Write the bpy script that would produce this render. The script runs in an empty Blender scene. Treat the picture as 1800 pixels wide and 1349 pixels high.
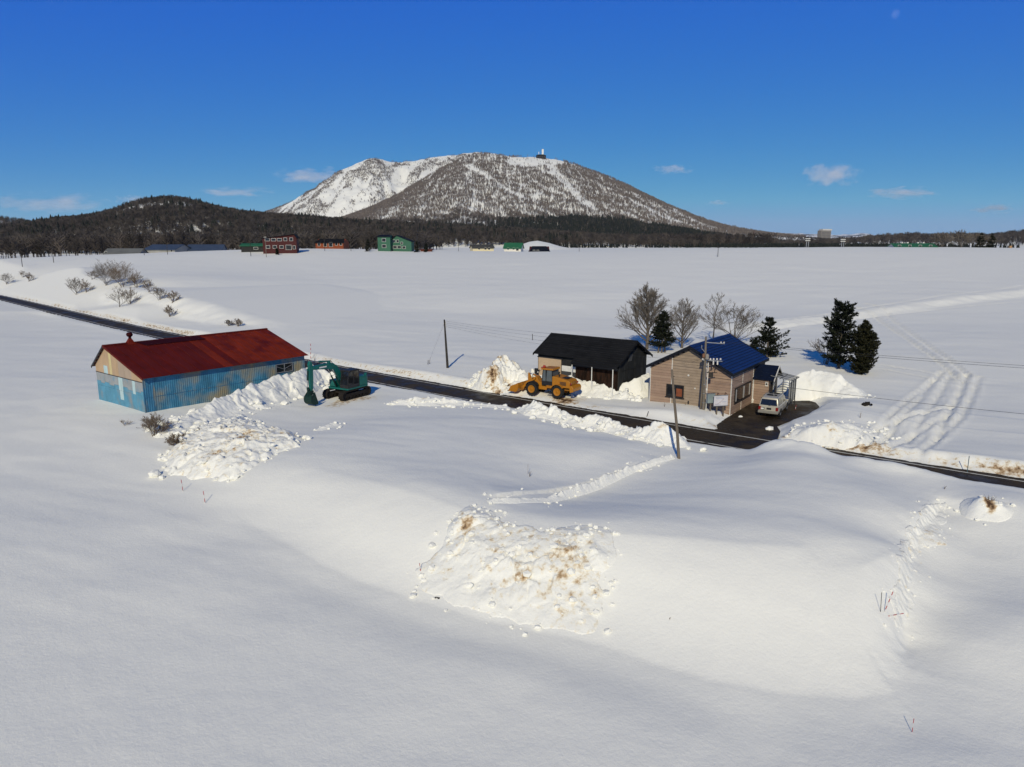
import bpy, math, random
import numpy as np
from mathutils import Vector, Matrix

# ---------------------------------------------------------------- camera, sky, sun, exposure
FOC = 1263.0                       # focal length in photo pixels (1800 x 1349)
PITCH = math.radians(11.04)
CAM_H = 14.5                       # metres above the road
scene = bpy.context.scene
col = scene.collection
cam_d = bpy.data.cameras.new('camera')
cam_d.sensor_fit = 'HORIZONTAL'; cam_d.sensor_width = 36.0
cam_d.lens = 36.0 * FOC / 1800.0
cam_d.clip_start = 0.1; cam_d.clip_end = 120000.0
cam = bpy.data.objects.new('camera', cam_d); col.objects.link(cam)
cam.location = (0, 0, CAM_H); cam.rotation_euler = (math.pi/2 - PITCH, 0, 0)
scene.camera = cam

SUN_EL = math.radians(30.0)
SHADOW = (0.158, 0.987)            # ground direction in which shadows fall
world = bpy.data.worlds.new('World'); scene.world = world; world.use_nodes = True
wn = world.node_tree; wn.nodes.clear()
sky = wn.nodes.new('ShaderNodeTexSky'); sky.sky_type = 'NISHITA'; sky.sun_disc = False
sky.sun_elevation = SUN_EL; sky.sun_rotation = math.atan2(-SHADOW[0], -SHADOW[1])
sky.altitude = 400.0; sky.air_density = 0.5; sky.dust_density = 0.0; sky.ozone_density = 8.0
# one tone curve per channel for the whole sky: the deep, polarised blue of the photograph
sep = wn.nodes.new('ShaderNodeSeparateColor'); com = wn.nodes.new('ShaderNodeCombineColor')
wn.links.new(sky.outputs[0], sep.inputs[0])
SKY_TONE = ((1.3, 0.26, 1.55), (0.75, 0.84, 3.05), (1.0, 1.27, 5.0))   # power, gain, ceiling
for k, (pw_, gn_, mx_) in enumerate(SKY_TONE):
    a_ = wn.nodes.new('ShaderNodeMath'); a_.operation = 'POWER'; a_.inputs[1].default_value = pw_
    b_ = wn.nodes.new('ShaderNodeMath'); b_.operation = 'MULTIPLY'; b_.inputs[1].default_value = gn_
    c_ = wn.nodes.new('ShaderNodeMath'); c_.operation = 'MINIMUM'; c_.inputs[1].default_value = mx_
    wn.links.new(sep.outputs[k], a_.inputs[0]); wn.links.new(a_.outputs[0], b_.inputs[0]); wn.links.new(b_.outputs[0], c_.inputs[0])
    wn.links.new(c_.outputs[0], com.inputs[k])
bgn = wn.nodes.new('ShaderNodeBackground'); bgn.inputs['Strength'].default_value = 0.11
wo = wn.nodes.new('ShaderNodeOutputWorld')
wn.links.new(com.outputs[0], bgn.inputs['Color'])
wn.links.new(bgn.outputs[0], wo.inputs['Surface'])

sun_d = bpy.data.lights.new('sun', 'SUN'); sun_d.energy = 3.0; sun_d.angle = math.radians(0.53)
sun_d.color = (1.0, 0.90, 0.66)
sun = bpy.data.objects.new('sun', sun_d); col.objects.link(sun)
_ld = Vector((SHADOW[0]*math.cos(SUN_EL), SHADOW[1]*math.cos(SUN_EL), -math.sin(SUN_EL)))
sun.rotation_euler = _ld.to_track_quat('-Z', 'Y').to_euler(); sun.location = (-20, -60, 80)

scene.view_settings.view_transform = 'Standard'; scene.view_settings.look = 'None'
scene.view_settings.exposure = 0.06; scene.view_settings.gamma = 1.0
scene.view_settings.use_curve_mapping = False
scene.cycles.max_bounces = 8; scene.cycles.volume_bounces = 8; scene.cycles.diffuse_bounces = 3; scene.cycles.transparent_max_bounces = 12
scene.cycles.use_denoising = True

# ---------------------------------------------------------------- pixel -> place
_f = np.array([0, math.cos(PITCH), -math.sin(PITCH)]); _u = np.array([0, math.sin(PITCH), math.cos(PITCH)])
def ray(px, py):
    return np.array([(px-900)/FOC, 0, 0]) + _f + (674.5-py)/FOC*_u
def gp(px, py, z=0.0):
    d = ray(px, py); t = (z-CAM_H)/d[2]
    return (d[0]*t, d[1]*t)
def at(px, py, Y):                  # point on the upright plane y = Y
    d = ray(px, py); t = Y/d[1]
    return Vector((d[0]*t, Y, CAM_H + d[2]*t))
_ts = np.concatenate([np.linspace(14, 150, 420), np.linspace(150.5, 420, 260)])
def gpt(px, py):                    # point where the line of sight meets the snow surface
    d = ray(px, py); lo = None; T = _ts
    for _ in range(3):
        g = CAM_H+d[2]*T-terr(d[0]*T, d[1]*T); k = int(np.argmax(g < 0)) if (g < 0).any() else len(T)-1
        T = np.linspace(T[max(k-1, 0)], T[k], 24)
    t = float(T[-1]); x, y = d[0]*t, d[1]*t
    return Vector((x, y, gz(x, y)))

# ---------------------------------------------------------------- noise
def _hash(ix, iy, s):
    h = (ix.astype(np.int64)*374761393 + iy.astype(np.int64)*668265263 + s*2246822519) & 0xffffffff
    h = ((h ^ (h >> 13))*1274126177) & 0xffffffff
    return (((h ^ (h >> 16)) & 0xffffff)/float(0xffffff))
def perlin(x, y, s=0):
    x = np.asarray(x, float); y = np.asarray(y, float)
    x0 = np.floor(x); y0 = np.floor(y); fx = x-x0; fy = y-y0
    def g(ix, iy, dx, dy):
        a = _hash(ix, iy, s)*2*math.pi
        return np.cos(a)*dx + np.sin(a)*dy
    u = fx*fx*fx*(fx*(fx*6-15)+10); v = fy*fy*fy*(fy*(fy*6-15)+10)
    a = g(x0, y0, fx, fy); b = g(x0+1, y0, fx-1, fy); c = g(x0, y0+1, fx, fy-1); d = g(x0+1, y0+1, fx-1, fy-1)
    return (a+(b-a)*u)*(1-v) + (c+(d-c)*u)*v
def fbm(x, y, o=4, s=0, g=0.5):
    r = 0; a = 1.0
    for i in range(o):
        r = r + a*perlin(x*2**i, y*2**i, s+i*17); a *= g
    return r
def blocks(x, y, s=0):              # tumbled blocks: a random height and tilt for each cell
    x = np.asarray(x, float); y = np.asarray(y, float)
    x0 = np.floor(x); y0 = np.floor(y)
    best = np.full(x.shape, 9.0); second = np.full(x.shape, 9.0); h = np.zeros(x.shape)
    for i in (-1, 0, 1):
        for j in (-1, 0, 1):
            cx = x0+i; cy = y0+j
            px = cx+_hash(cx, cy, s)*0.9; py = cy+_hash(cx, cy, s+5)*0.9
            dx = x-px; dy = y-py; d = np.sqrt(dx*dx+dy*dy)
            hh = _hash(cx, cy, s+9) + (_hash(cx, cy, s+13)-.5)*1.5*dx + (_hash(cx, cy, s+21)-.5)*1.5*dy
            m = d < best
            second = np.where(m, best, np.minimum(second, d))
            h = np.where(m, hh, h); best = np.where(m, d, best)
    gap = np.clip((second-best)/0.16, 0, 1)
    return h*(0.6+0.4*gap) - (1-gap)*0.12
def sstep(a, b, x):
    t = np.clip((x-a)/(b-a), 0, 1); return t*t*(3-2*t)
def polydist(x, y, pts):            # distance to a polyline and the parameter along it
    best = np.full(np.shape(x), 1e9); tt = np.zeros(np.shape(x))
    for i in range(len(pts)-1):
        ax, ay = pts[i][:2]; bx, by = pts[i+1][:2]
        dx, dy = bx-ax, by-ay; L = dx*dx+dy*dy+1e-9
        t = np.clip(((x-ax)*dx+(y-ay)*dy)/L, 0, 1)
        d = np.hypot(x-ax-t*dx, y-ay-t*dy)
        m = d < best; best = np.where(m, d, best); tt = np.where(m, i+t, tt)
    return best, tt
def polysd(x, y, poly):             # signed distance to a polygon, negative inside
    d, _ = polydist(x, y, list(poly)+[poly[0]])
    ins = np.zeros(np.shape(x), bool); n = len(poly)
    for i in range(n):
        x1, y1 = poly[i][:2]; x2, y2 = poly[(i+1) % n][:2]
        c = ((y1 > y) != (y2 > y)) & (x < (x2-x1)*(y-y1)/((y2-y1)+1e-12)+x1)
        ins ^= c
    return np.where(ins, -d, d)

# ---------------------------------------------------------------- materials
MATS = {}
def nodes_of(name):
    m = bpy.data.materials.new(name); m.use_nodes = True
    nt = m.node_tree; return m, nt, nt.nodes['Principled BSDF']
def mat(name, c, rough=0.6, metal=0.0, var=0.18, scale=2.5, bump=0.0, bscale=20.0, spec=0.4, c2=None, mixlo=.45, mixhi=.62,
        stretch=(1, 1, 1), mscale=None, coords='World', trans=0.0):
    if name in MATS: return MATS[name]
    m, nt, p = nodes_of(name); N = nt.nodes; L = nt.links
    tc = N.new('ShaderNodeTexCoord'); mp = N.new('ShaderNodeMapping'); mp.inputs['Scale'].default_value = stretch
    ge = N.new('ShaderNodeNewGeometry')
    L.new(ge.outputs['Position'] if coords == 'World' else tc.outputs[coords], mp.inputs[0])
    nz = N.new('ShaderNodeTexNoise'); nz.inputs['Scale'].default_value = scale; nz.inputs['Detail'].default_value = 5
    L.new(mp.outputs[0], nz.inputs['Vector'])
    rp = N.new('ShaderNodeValToRGB')
    rp.color_ramp.elements[0].position = .25; rp.color_ramp.elements[1].position = .75
    rp.color_ramp.elements[0].color = (*[v*(1-var) for v in c], 1)
    rp.color_ramp.elements[1].color = (*[min(1, v*(1+var)) for v in c], 1)
    L.new(nz.outputs[0], rp.inputs[0]); out = rp.outputs[0]
    if c2 is not None:
        n2 = N.new('ShaderNodeTexNoise'); n2.inputs['Scale'].default_value = mscale or scale*1.7; n2.inputs['Detail'].default_value = 6
        L.new(mp.outputs[0], n2.inputs['Vector'])
        r2 = N.new('ShaderNodeMapRange'); r2.inputs[1].default_value = mixlo; r2.inputs[2].default_value = mixhi
        L.new(n2.outputs[0], r2.inputs[0])
        mx = N.new('ShaderNodeMix'); mx.data_type = 'RGBA'; mx.inputs['B'].default_value = (*c2, 1)
        L.new(r2.outputs[0], mx.inputs['Factor']); L.new(out, mx.inputs['A']); out = mx.outputs['Result']
    L.new(out, p.inputs['Base Color'])
    p.inputs['Roughness'].default_value = rough; p.inputs['Metallic'].default_value = metal
    p.inputs['Specular IOR Level'].default_value = spec
    if bump:
        nb = N.new('ShaderNodeTexNoise'); nb.inputs['Scale'].default_value = bscale; nb.inputs['Detail'].default_value = 4
        L.new(mp.outputs[0], nb.inputs['Vector'])
        b = N.new('ShaderNodeBump'); b.inputs['Strength'].default_value = bump; b.inputs['Distance'].default_value = 0.02
        L.new(nb.outputs[0], b.inputs['Height']); L.new(b.outputs[0], p.inputs['Normal'])
    MATS[name] = m; return m
def tint_mat(name, ca, cb, rough=0.8, spec=0.2):   # colour from the per-vertex attribute 'tint' (kind of each tree), plus noise
    m, nt, p = nodes_of(name); N = nt.nodes; L = nt.links
    at_ = N.new('ShaderNodeAttribute'); at_.attribute_name = 'tint'
    mx = N.new('ShaderNodeMix'); mx.data_type = 'RGBA'; mx.inputs['A'].default_value = (*ca, 1); mx.inputs['B'].default_value = (*cb, 1)
    L.new(at_.outputs['Fac'], mx.inputs['Factor']); L.new(mx.outputs['Result'], p.inputs['Base Color'])
    p.inputs['Roughness'].default_value = rough; p.inputs['Specular IOR Level'].default_value = spec
    MATS[name] = m; return m

def snow_material(name, bump=0.5, sc=5.0):
    m, nt, p = nodes_of(name); N = nt.nodes; L = nt.links
    ge = N.new('ShaderNodeNewGeometry')
    a = N.new('ShaderNodeAttribute'); a.attribute_name = 'dirt'
    n1 = N.new('ShaderNodeTexNoise'); n1.inputs['Scale'].default_value = 2.6; n1.inputs['Detail'].default_value = 7; n1.inputs['Roughness'].default_value = .65
    L.new(ge.outputs['Position'], n1.inputs['Vector'])
    # dirt threshold: the attribute says how much soil lies here, the noise gives it a shape
    ad = N.new('ShaderNodeMath'); ad.operation = 'ADD'; L.new(a.outputs['Fac'], ad.inputs[0])
    ms = N.new('ShaderNodeMath'); ms.operation = 'MULTIPLY_ADD'; ms.inputs[1].default_value = 1.6; ms.inputs[2].default_value = -.3
    L.new(n1.outputs[0], ms.inputs[0]); L.new(ms.outputs[0], ad.inputs[1])
    cr = N.new('ShaderNodeValToRGB'); e = cr.color_ramp.elements
    e[0].position = 0.547; e[0].color = (0.865, 0.86, 0.80, 1)
    e[1].position = 0.907; e[1].color = (0.09, 0.05, 0.028, 1)
    k = e.new(0.640); k.color = (0.82, 0.765, 0.63, 1)
    k = e.new(0.760); k.color = (0.48, 0.34, 0.20, 1)
    sc_ = N.new('ShaderNodeMath'); sc_.operation = 'MULTIPLY'; sc_.inputs[1].default_value = 1/1.5
    L.new(ad.outputs[0], sc_.inputs[0]); L.new(sc_.outputs[0], cr.inputs[0]); L.new(cr.outputs[0], p.inputs['Base Color'])
    p.inputs['Roughness'].default_value = 0.75; p.inputs['Specular IOR Level'].default_value = 0.15
    nb = N.new('ShaderNodeTexNoise'); nb.inputs['Scale'].default_value = sc; nb.inputs['Detail'].default_value = 6; nb.inputs['Roughness'].default_value = .7
    L.new(ge.outputs['Position'], nb.inputs['Vector'])
    b = N.new('ShaderNodeBump'); b.inputs['Strength'].default_value = bump; b.inputs['Distance'].default_value = 0.04
    L.new(nb.outputs[0], b.inputs['Height']); L.new(b.outputs[0], p.inputs['Normal'])
    MATS[name] = m; return m

# ---------------------------------------------------------------- mesh building
class MB:
    def __init__(s): s.v = []; s.f = []
    def add(s, vs, fs):
        o = len(s.v); s.v += [tuple(p) for p in vs]; s.f += [tuple(i+o for i in f) for f in fs]; return s
    def box(s, x0, x1, y0, y1, z0, z1):
        return s.add([(x0,y0,z0),(x1,y0,z0),(x1,y1,z0),(x0,y1,z0),(x0,y0,z1),(x1,y0,z1),(x1,y1,z1),(x0,y1,z1)],
                     [(0,3,2,1),(4,5,6,7),(0,1,5,4),(1,2,6,5),(2,3,7,6),(3,0,4,7)])
    def hexa(s, b, t):              # b, t: four points each, counter-clockwise from above
        return s.add(list(b)+list(t), [(0,3,2,1),(4,5,6,7),(0,1,5,4),(1,2,6,5),(2,3,7,6),(3,0,4,7)])
    def prism(s, prof, a, b, axis='y'):   # polygon in two axes pushed along the third
        n = len(prof)
        def P(p, w): return (p[0], w, p[1]) if axis == 'y' else ((w, p[0], p[1]) if axis == 'x' else (p[0], p[1], w))
        vs = [P(p, a) for p in prof]+[P(p, b) for p in prof]
        fs = [tuple(range(n)), tuple(range(2*n-1, n-1, -1))]+[(i, n+i, n+(i+1) % n, (i+1) % n) for i in range(n)]
        return s.add(vs, fs)
    def tube(s, pts, rad, n=6, caps=True):
        pts = [Vector(p) for p in pts]; m = len(pts)
        if not hasattr(rad, '__len__'): rad = [rad]*m
        vs = []; fs = []; prev = None
        for i, p in enumerate(pts):
            t = (pts[min(i+1, m-1)]-pts[max(i-1, 0)])
            t = t.normalized() if t.length > 1e-9 else Vector((0, 0, 1))
            if prev is None:
                a = Vector((1, 0, 0)) if abs(t.x) < .8 else Vector((0, 1, 0))
                prev = t.cross(a).normalized()
            prev = (prev - t*prev.dot(t)); prev = prev.normalized() if prev.length > 1e-6 else Vector((1, 0, 0))
            q = t.cross(prev)
            for k in range(n):
                an = 2*math.pi*k/n; vs.append(p+(prev*math.cos(an)+q*math.sin(an))*rad[i])
        for i in range(m-1):
            for k in range(n): fs.append((i*n+k, i*n+(k+1) % n, (i+1)*n+(k+1) % n, (i+1)*n+k))
        if caps: fs += [tuple(range(n-1, -1, -1)), tuple(range((m-1)*n, m*n))]
        return s.add(vs, fs)
    def bar(s, p, q, w, h=None, up=(0, 0, 1)):    # rectangular bar between two points
        p = Vector(p); q = Vector(q); h = h or w; t = (q-p).normalized(); up = Vector(up)
        a = t.cross(up)
        if a.length < 1e-4: a = t.cross(Vector((1, 0, 0)))
        a.normalize(); b = a.cross(t); a = a*w/2; b = b*h/2
        return s.add([p-a-b, p+a-b, p+a+b, p-a+b, q-a-b, q+a-b, q+a+b, q-a+b],
                     [(0,1,2,3),(7,6,5,4),(0,4,5,1),(1,5,6,2),(2,6,7,3),(3,7,4,0)])
    def lathe(s, prof, n=16, c=(0, 0, 0), axis='z'):   # prof: (radius, height)
        vs = []; fs = []; m = len(prof)
        for r, h in prof:
            for k in range(n):
                a = 2*math.pi*k/n; x, y = r*math.cos(a), r*math.sin(a)
                p = (x, y, h) if axis == 'z' else ((x, h, y) if axis == 'y' else (h, x, y))
                vs.append((p[0]+c[0], p[1]+c[1], p[2]+c[2]))
        for i in range(m-1):
            for k in range(n): fs.append((i*n+k, i*n+(k+1) % n, (i+1)*n+(k+1) % n, (i+1)*n+k))
        fs += [tuple(range(n)), tuple(range((m-1)*n, m*n))]
        return s.add(vs, fs)
    def lump(s, c, r, rng, sq=(1, 1, 1)):         # an irregular lump
        t = (1+5**.5)/2
        vs = [Vector(q).normalized() for q in [(-1,t,0),(1,t,0),(-1,-t,0),(1,-t,0),(0,-1,t),(0,1,t),(0,-1,-t),(0,1,-t),(t,0,-1),(t,0,1),(-t,0,-1),(-t,0,1)]]
        fs = [(0,11,5),(0,5,1),(0,1,7),(0,7,10),(0,10,11),(1,5,9),(5,11,4),(11,10,2),(10,7,6),(7,1,8),(3,9,4),(3,4,2),(3,2,6),(3,6,8),(3,8,9),(4,9,5),(2,4,11),(6,2,10),(8,6,7),(9,8,1)]
        R = Matrix.Rotation(rng.random()*6.28, 3, 'Z') @ Matrix.Rotation(rng.random()*6.28, 3, 'X')
        out = []
        for v in vs:
            w = R @ v; k = r*(0.72+0.5*rng.random())
            out.append((c[0]+w.x*k*sq[0], c[1]+w.y*k*sq[1], c[2]+w.z*k*sq[2]))
        return s.add(out, fs)
    def mesh(s, name):
        me = bpy.data.meshes.new(name); me.from_pydata(s.v, [], s.f); me.update(); return me
    def build(s, name, material, parent=None, loc=None, rot=None, smooth=False, bevel=0.0, fix=True):
        me = s.mesh(name)
        if fix:
            import bmesh
            b = bmesh.new(); b.from_mesh(me); bmesh.ops.recalc_face_normals(b, faces=b.faces); b.to_mesh(me); b.free()
        return link(name, me, material, parent, loc, rot, smooth, bevel)
def link(name, me, material, parent=None, loc=None, rot=None, smooth=False, bevel=0.0):
    o = bpy.data.objects.new(name, me); col.objects.link(o)
    if material is not None and len(me.materials) == 0: me.materials.append(material)
    if parent is not None: o.parent = parent
    if loc is not None: o.location = loc
    if rot is not None: o.rotation_euler = rot
    if smooth:
        me.polygons.foreach_set('use_smooth', [True]*len(me.polygons))
        if smooth == 'auto': me.set_sharp_from_angle(angle=math.radians(38))
    if bevel:
        b = o.modifiers.new('bevel', 'BEVEL'); b.width = bevel; b.segments = 2; b.limit_method = 'ANGLE'
    return o
def tag(o, label, cat, group=None, kind=None):
    o['label'] = label; o['category'] = cat
    if group: o['group'] = group
    if kind: o['kind'] = kind
    return o
def thing(name, label, cat, loc=(0, 0, 0), rz=0.0, group=None):
    o = bpy.data.objects.new(name, None); col.objects.link(o); o.empty_display_size = 0.3
    o.location = loc; o.rotation_euler = (0, 0, rz); return tag(o, label, cat, group)
def structure(o): o['kind'] = 'structure'; return o
def copy_tree(o, parent=None):
    c = o.copy(); col.objects.link(c); c.parent = parent
    for ch in list(o.children): copy_tree(ch, c)
    return c
def grid_mesh(name, X, Y, Z, dirt=None):
    n, m = X.shape
    me = bpy.data.meshes.new(name)
    me.vertices.add(n*m); me.vertices.foreach_set('co', np.stack([X, Y, Z], -1).reshape(-1).astype(np.float32))
    idx = np.arange(n*m).reshape(n, m)
    q = np.stack([idx[:-1, :-1], idx[:-1, 1:], idx[1:, 1:], idx[1:, :-1]], -1).reshape(-1, 4)
    raw_faces(me, q)
    if dirt is not None:
        a = me.attributes.new('dirt', 'FLOAT', 'POINT'); a.data.foreach_set('value', dirt.reshape(-1).astype(np.float32))
    return me
def raw_faces(me, q):
    k = q.shape[1]; n = len(q)
    me.loops.add(n*k); me.loops.foreach_set('vertex_index', q.reshape(-1).astype(np.int32))
    me.polygons.add(n); me.polygons.foreach_set('loop_start', (np.arange(n)*k).astype(np.int32))
    me.polygons.foreach_set('use_smooth', np.ones(n, bool))
    me.update(calc_edges=True); me.validate()

# ================================================================ THE GROUND
# heights known at spots of the photograph (pixel x, pixel y, metres above the road)
CTRL_PX = [
 # low field in the foreground
 (-600,1349,-1.4),(0,1349,-1.7),(450,1349,-1.7),(900,1349,-1.8),(1350,1349,-1.8),(1800,1349,-1.6),(2300,1349,-1.2),
 (0,1100,-1.2),(300,1100,-1.3),(600,1150,-1.5),(900,1230,-1.65),(1300,1280,-1.7),(1600,1280,-1.6),(1800,1220,-1.3),
 (0,900,-.5),(200,900,-.6),(350,960,-.9),(500,1050,-1.2),(700,1110,-1.4),(-400,900,-.5),(2200,1150,-.8),
 (0,760,.0),(0,650,.1),(60,720,.3),(-300,700,.0),(0,590,.0),(150,790,.0),(250,850,-.4),
 # hollow right of the yard
 (1700,1120,-.6),(1800,1080,-.3),(1650,1000,-.2),(1720,960,-.1),(1800,950,.3),(1630,1060,-.6),(1600,1130,-1.1),
 (1700,900,.6),(1740,875,1.3),(1790,880,1.2),(1660,880,.7),
 # yard left of the dug path
 (600,765,1.15),(700,740,1.0),(800,740,1.1),(900,790,1.25),(1050,795,1.15),(850,850,1.35),(700,800,1.3),(650,705,.55),(760,708,.5),
 (930,735,.7),(1060,765,.7),(1130,785,.8),
 (450,745,.4),(520,760,.45),(600,722,.4),(560,700,.4),(640,695,.35),(420,770,.5),(500,700,.45),
 # the dug path and the yard right of it
 (1000,888,.75),(1060,860,.5),(1130,835,.5),(1200,812,.45),(1250,800,.4),
 (1300,865,1.4),(1450,880,1.55),(1400,815,1.6),(1560,870,1.3),(1240,850,1.1),(1180,890,1.3),(1600,900,1.2),
 (1420,800,1.8),(1360,795,1.3),(1500,815,1.15),(1640,842,1.0),(1760,864,1.1),(1310,805,.6),(1470,825,1.4),
 # round the barn
 (180,705,.8),(100,705,.5),(270,735,.65),(120,735,.5),(220,735,.7),(300,760,.5),
 # beyond the road, house and shed
 (640,640,.35),(760,655,.6),(720,630,.7),(560,615,.6),(880,660,.6),(1030,690,.3),(1100,700,.25),(1130,712,.3),(1000,710,.15),
 (1180,715,.7),(1240,722,.6),(1160,735,.35),(1250,742,.3),(1290,725,.05),(1340,705,.05),(1400,715,.05),(1370,735,.05),
 (1450,718,.9),(1480,735,1.1),(1470,712,1.35),(1505,703,1.5),(1440,728,.8),(1525,735,1.0),(1440,755,.9),(1500,770,.6),(1520,720,.8),(1560,760,.5),(1420,775,.4),(1450,782,.35),
 (1600,700,.6),(1700,690,.7),(1790,760,.7),(1790,810,.7),(1640,790,.5),(1560,650,1.0),(1700,620,1.4),(1790,600,1.7),
 (1450,640,1.1),(1400,620,1.1),(1300,620,1.0),(1200,605,1.0),(1100,600,1.0),(1000,580,1.1),(900,590,1.0),(780,590,.9),
 (1560,570,1.5),(1790,560,2.0),(1400,590,1.2),(1500,548,2.0),(1790,530,2.9),(1330,575,1.4),
 (640,575,1.3),(800,550,1.6),(1000,545,1.8),(1200,545,1.8),(1400,540,2.2),
 # the cut bank above the road on the left
 (0,512,.7),(150,540,.6),(300,580,.45),(430,605,.4),(0,480,6.0),(60,477,6.3),(150,479,6.5),(230,496,5.3),(310,528,3.3),(400,566,1.2),(460,585,.9),(0,470,6.6),(150,470,6.8),(300,505,4.5),(230,562,.6),(-150,485,5.6),(-150,505,.8),
 (520,560,1.5),(420,530,2.6),(-300,480,5.6),
]
CTRL_W = [(0,150,3.2),(0,200,5.9),(0,245,8.7),(0,285,10.3),(0,330,10.6),(0,420,10.0),(90,150,3.3),(110,250,10.2),(90,290,12.3),(100,340,12.2),(150,300,12.5),(50,300,11.3),
 (200,290,12.0),(220,200,6.2),(180,140,3.4),(260,340,12.0),(330,250,8.5),(-70,200,5.6),(-80,250,8.2),(-90,300,11.8),(-90,350,11.9),(-130,300,10.9),
 (-170,300,9.6),(-200,280,8.0),(-260,300,6.5),(-230,360,7.5),(-330,260,6.2),(-180,235,6.6),(0,500,10),(200,500,10),(-250,500,8),
 (0,8,-1.9),(-25,5,-1.6),(25,5,-1.6),(0,-30,-2.2),(-60,-20,-1.5),(60,-20,-1.2),(-90,40,-.2),(-110,110,.2),(-200,160,.4),(80,30,.2),(110,90,1.6),(60,15,-.4)]
_foot = [(385,890,-.45),(480,945,-.75),(560,990,-1.0),(650,1028,-1.15),(740,1060,-1.25),(850,1092,-1.3),(950,1114,-1.35),(1060,1140,-1.4),(1150,1170,-1.42),(1250,1200,-1.45),(1400,1224,-1.5),(1500,1230,-1.45),(1575,1220,-1.35)]
_brow = [(468,815,.95),(540,818,1.15),(640,842,1.3),(740,870,1.4),(800,890,1.42),(880,918,1.3),(960,934,1.3),(1050,936,1.4),(1150,940,1.5),(1250,947,1.52),(1400,957,1.5),(1500,956,1.4),(1572,968,1.0)]
FOOT = [gp(*p) for p in _foot]; FOOTZ = [p[2] for p in _foot]; BROW = [gp(*p) for p in _brow]; BROWZ = [p[2] for p in _brow]; FACE = FOOT+BROW[::-1]
def _shift(pts, k):        # the line moved sideways by k metres (k > 0: away from the camera)
    out = []
    for n_ in range(len(pts)):
        ax, ay = pts[max(n_-1, 0)]; bx, by = pts[min(n_+1, len(pts)-1)]; l = math.hypot(bx-ax, by-ay)
        out.append((pts[n_][0]-(by-ay)/l*k, pts[n_][1]+(bx-ax)/l*k))
    return out
_extra = [(p[0], p[1], z) for p, z in zip(FOOT, FOOTZ)]+[(p[0], p[1], z-.02) for p, z in zip(_shift(FOOT, -3.0), FOOTZ)]+[(p[0], p[1], z) for p, z in zip(BROW, BROWZ)]+[(p[0], p[1], z+.10) for p, z in zip(_shift(BROW, 2.0)[:9], BROWZ[:9])]+[(p[0], p[1], z+.06) for p, z in zip(_shift(BROW, 2.0)[9:], BROWZ[9:])]
_cp = np.array([(*gp(a, b, c), c) for a, b, c in CTRL_PX]+CTRL_W+_extra, float)
def _tps_fit(P, lam):
    n = len(P); X = P[:, :2]/40.0
    r2 = ((X[:, None]-X[None])**2).sum(-1)
    K = .5*r2*np.log(r2+1e-12) + lam*np.eye(n)
    A = np.zeros((n+3, n+3)); A[:n, :n] = K; A[:n, n] = 1; A[:n, n+1:] = X; A[n, :n] = 1; A[n+1:, :n] = X.T
    return np.linalg.solve(A, np.concatenate([P[:, 2], [0, 0, 0]])), X
_tw, _tx = _tps_fit(_cp, 0.0015)
def tps(x, y):
    sh = np.shape(x); x = np.ravel(x)/40.0; y = np.ravel(y)/40.0; out = np.empty(len(x)); n = len(_tx)
    for i in range(0, len(x), 40000):
        a = x[i:i+40000]; b = y[i:i+40000]
        r2 = (a[:, None]-_tx[:, 0])**2+(b[:, None]-_tx[:, 1])**2
        out[i:i+40000] = (.5*r2*np.log(r2+1e-12)) @ _tw[:n] + _tw[n]+_tw[n+1]*a+_tw[n+2]*b
    return out.reshape(sh)

# road: a gentle curve in a frame turned to lie along it
_rd = np.array([.75, -.66]); _rd /= np.linalg.norm(_rd); _rn = np.array([-_rd[1], _rd[0]]); _ro = np.array([0., 66.])
_rc = [1.43624e-06, 6.38271e-04, 3.35978e-02, 1.42033-2.15]
ROAD_W = 4.5
def road_st(x, y):
    s = (x-_ro[0])*_rd[0]+(y-_ro[1])*_rd[1]; t = (x-_ro[0])*_rn[0]+(y-_ro[1])*_rn[1]
    sc = np.clip(s, -330, 90)
    tc = np.polyval(_rc, sc); sl = np.polyval(np.polyder(_rc), sc)
    return s, (t-tc)/np.sqrt(1+sl*sl)
def road_xy(s, off):
    tc = np.polyval(_rc, s); sl = np.polyval(np.polyder(_rc), s)
    T = (_rd+_rn*sl)/math.sqrt(1+sl*sl); Nn = (_rn-_rd*sl)/math.sqrt(1+sl*sl)
    p = _ro+_rd*s+_rn*tc+Nn*off
    return p

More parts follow.
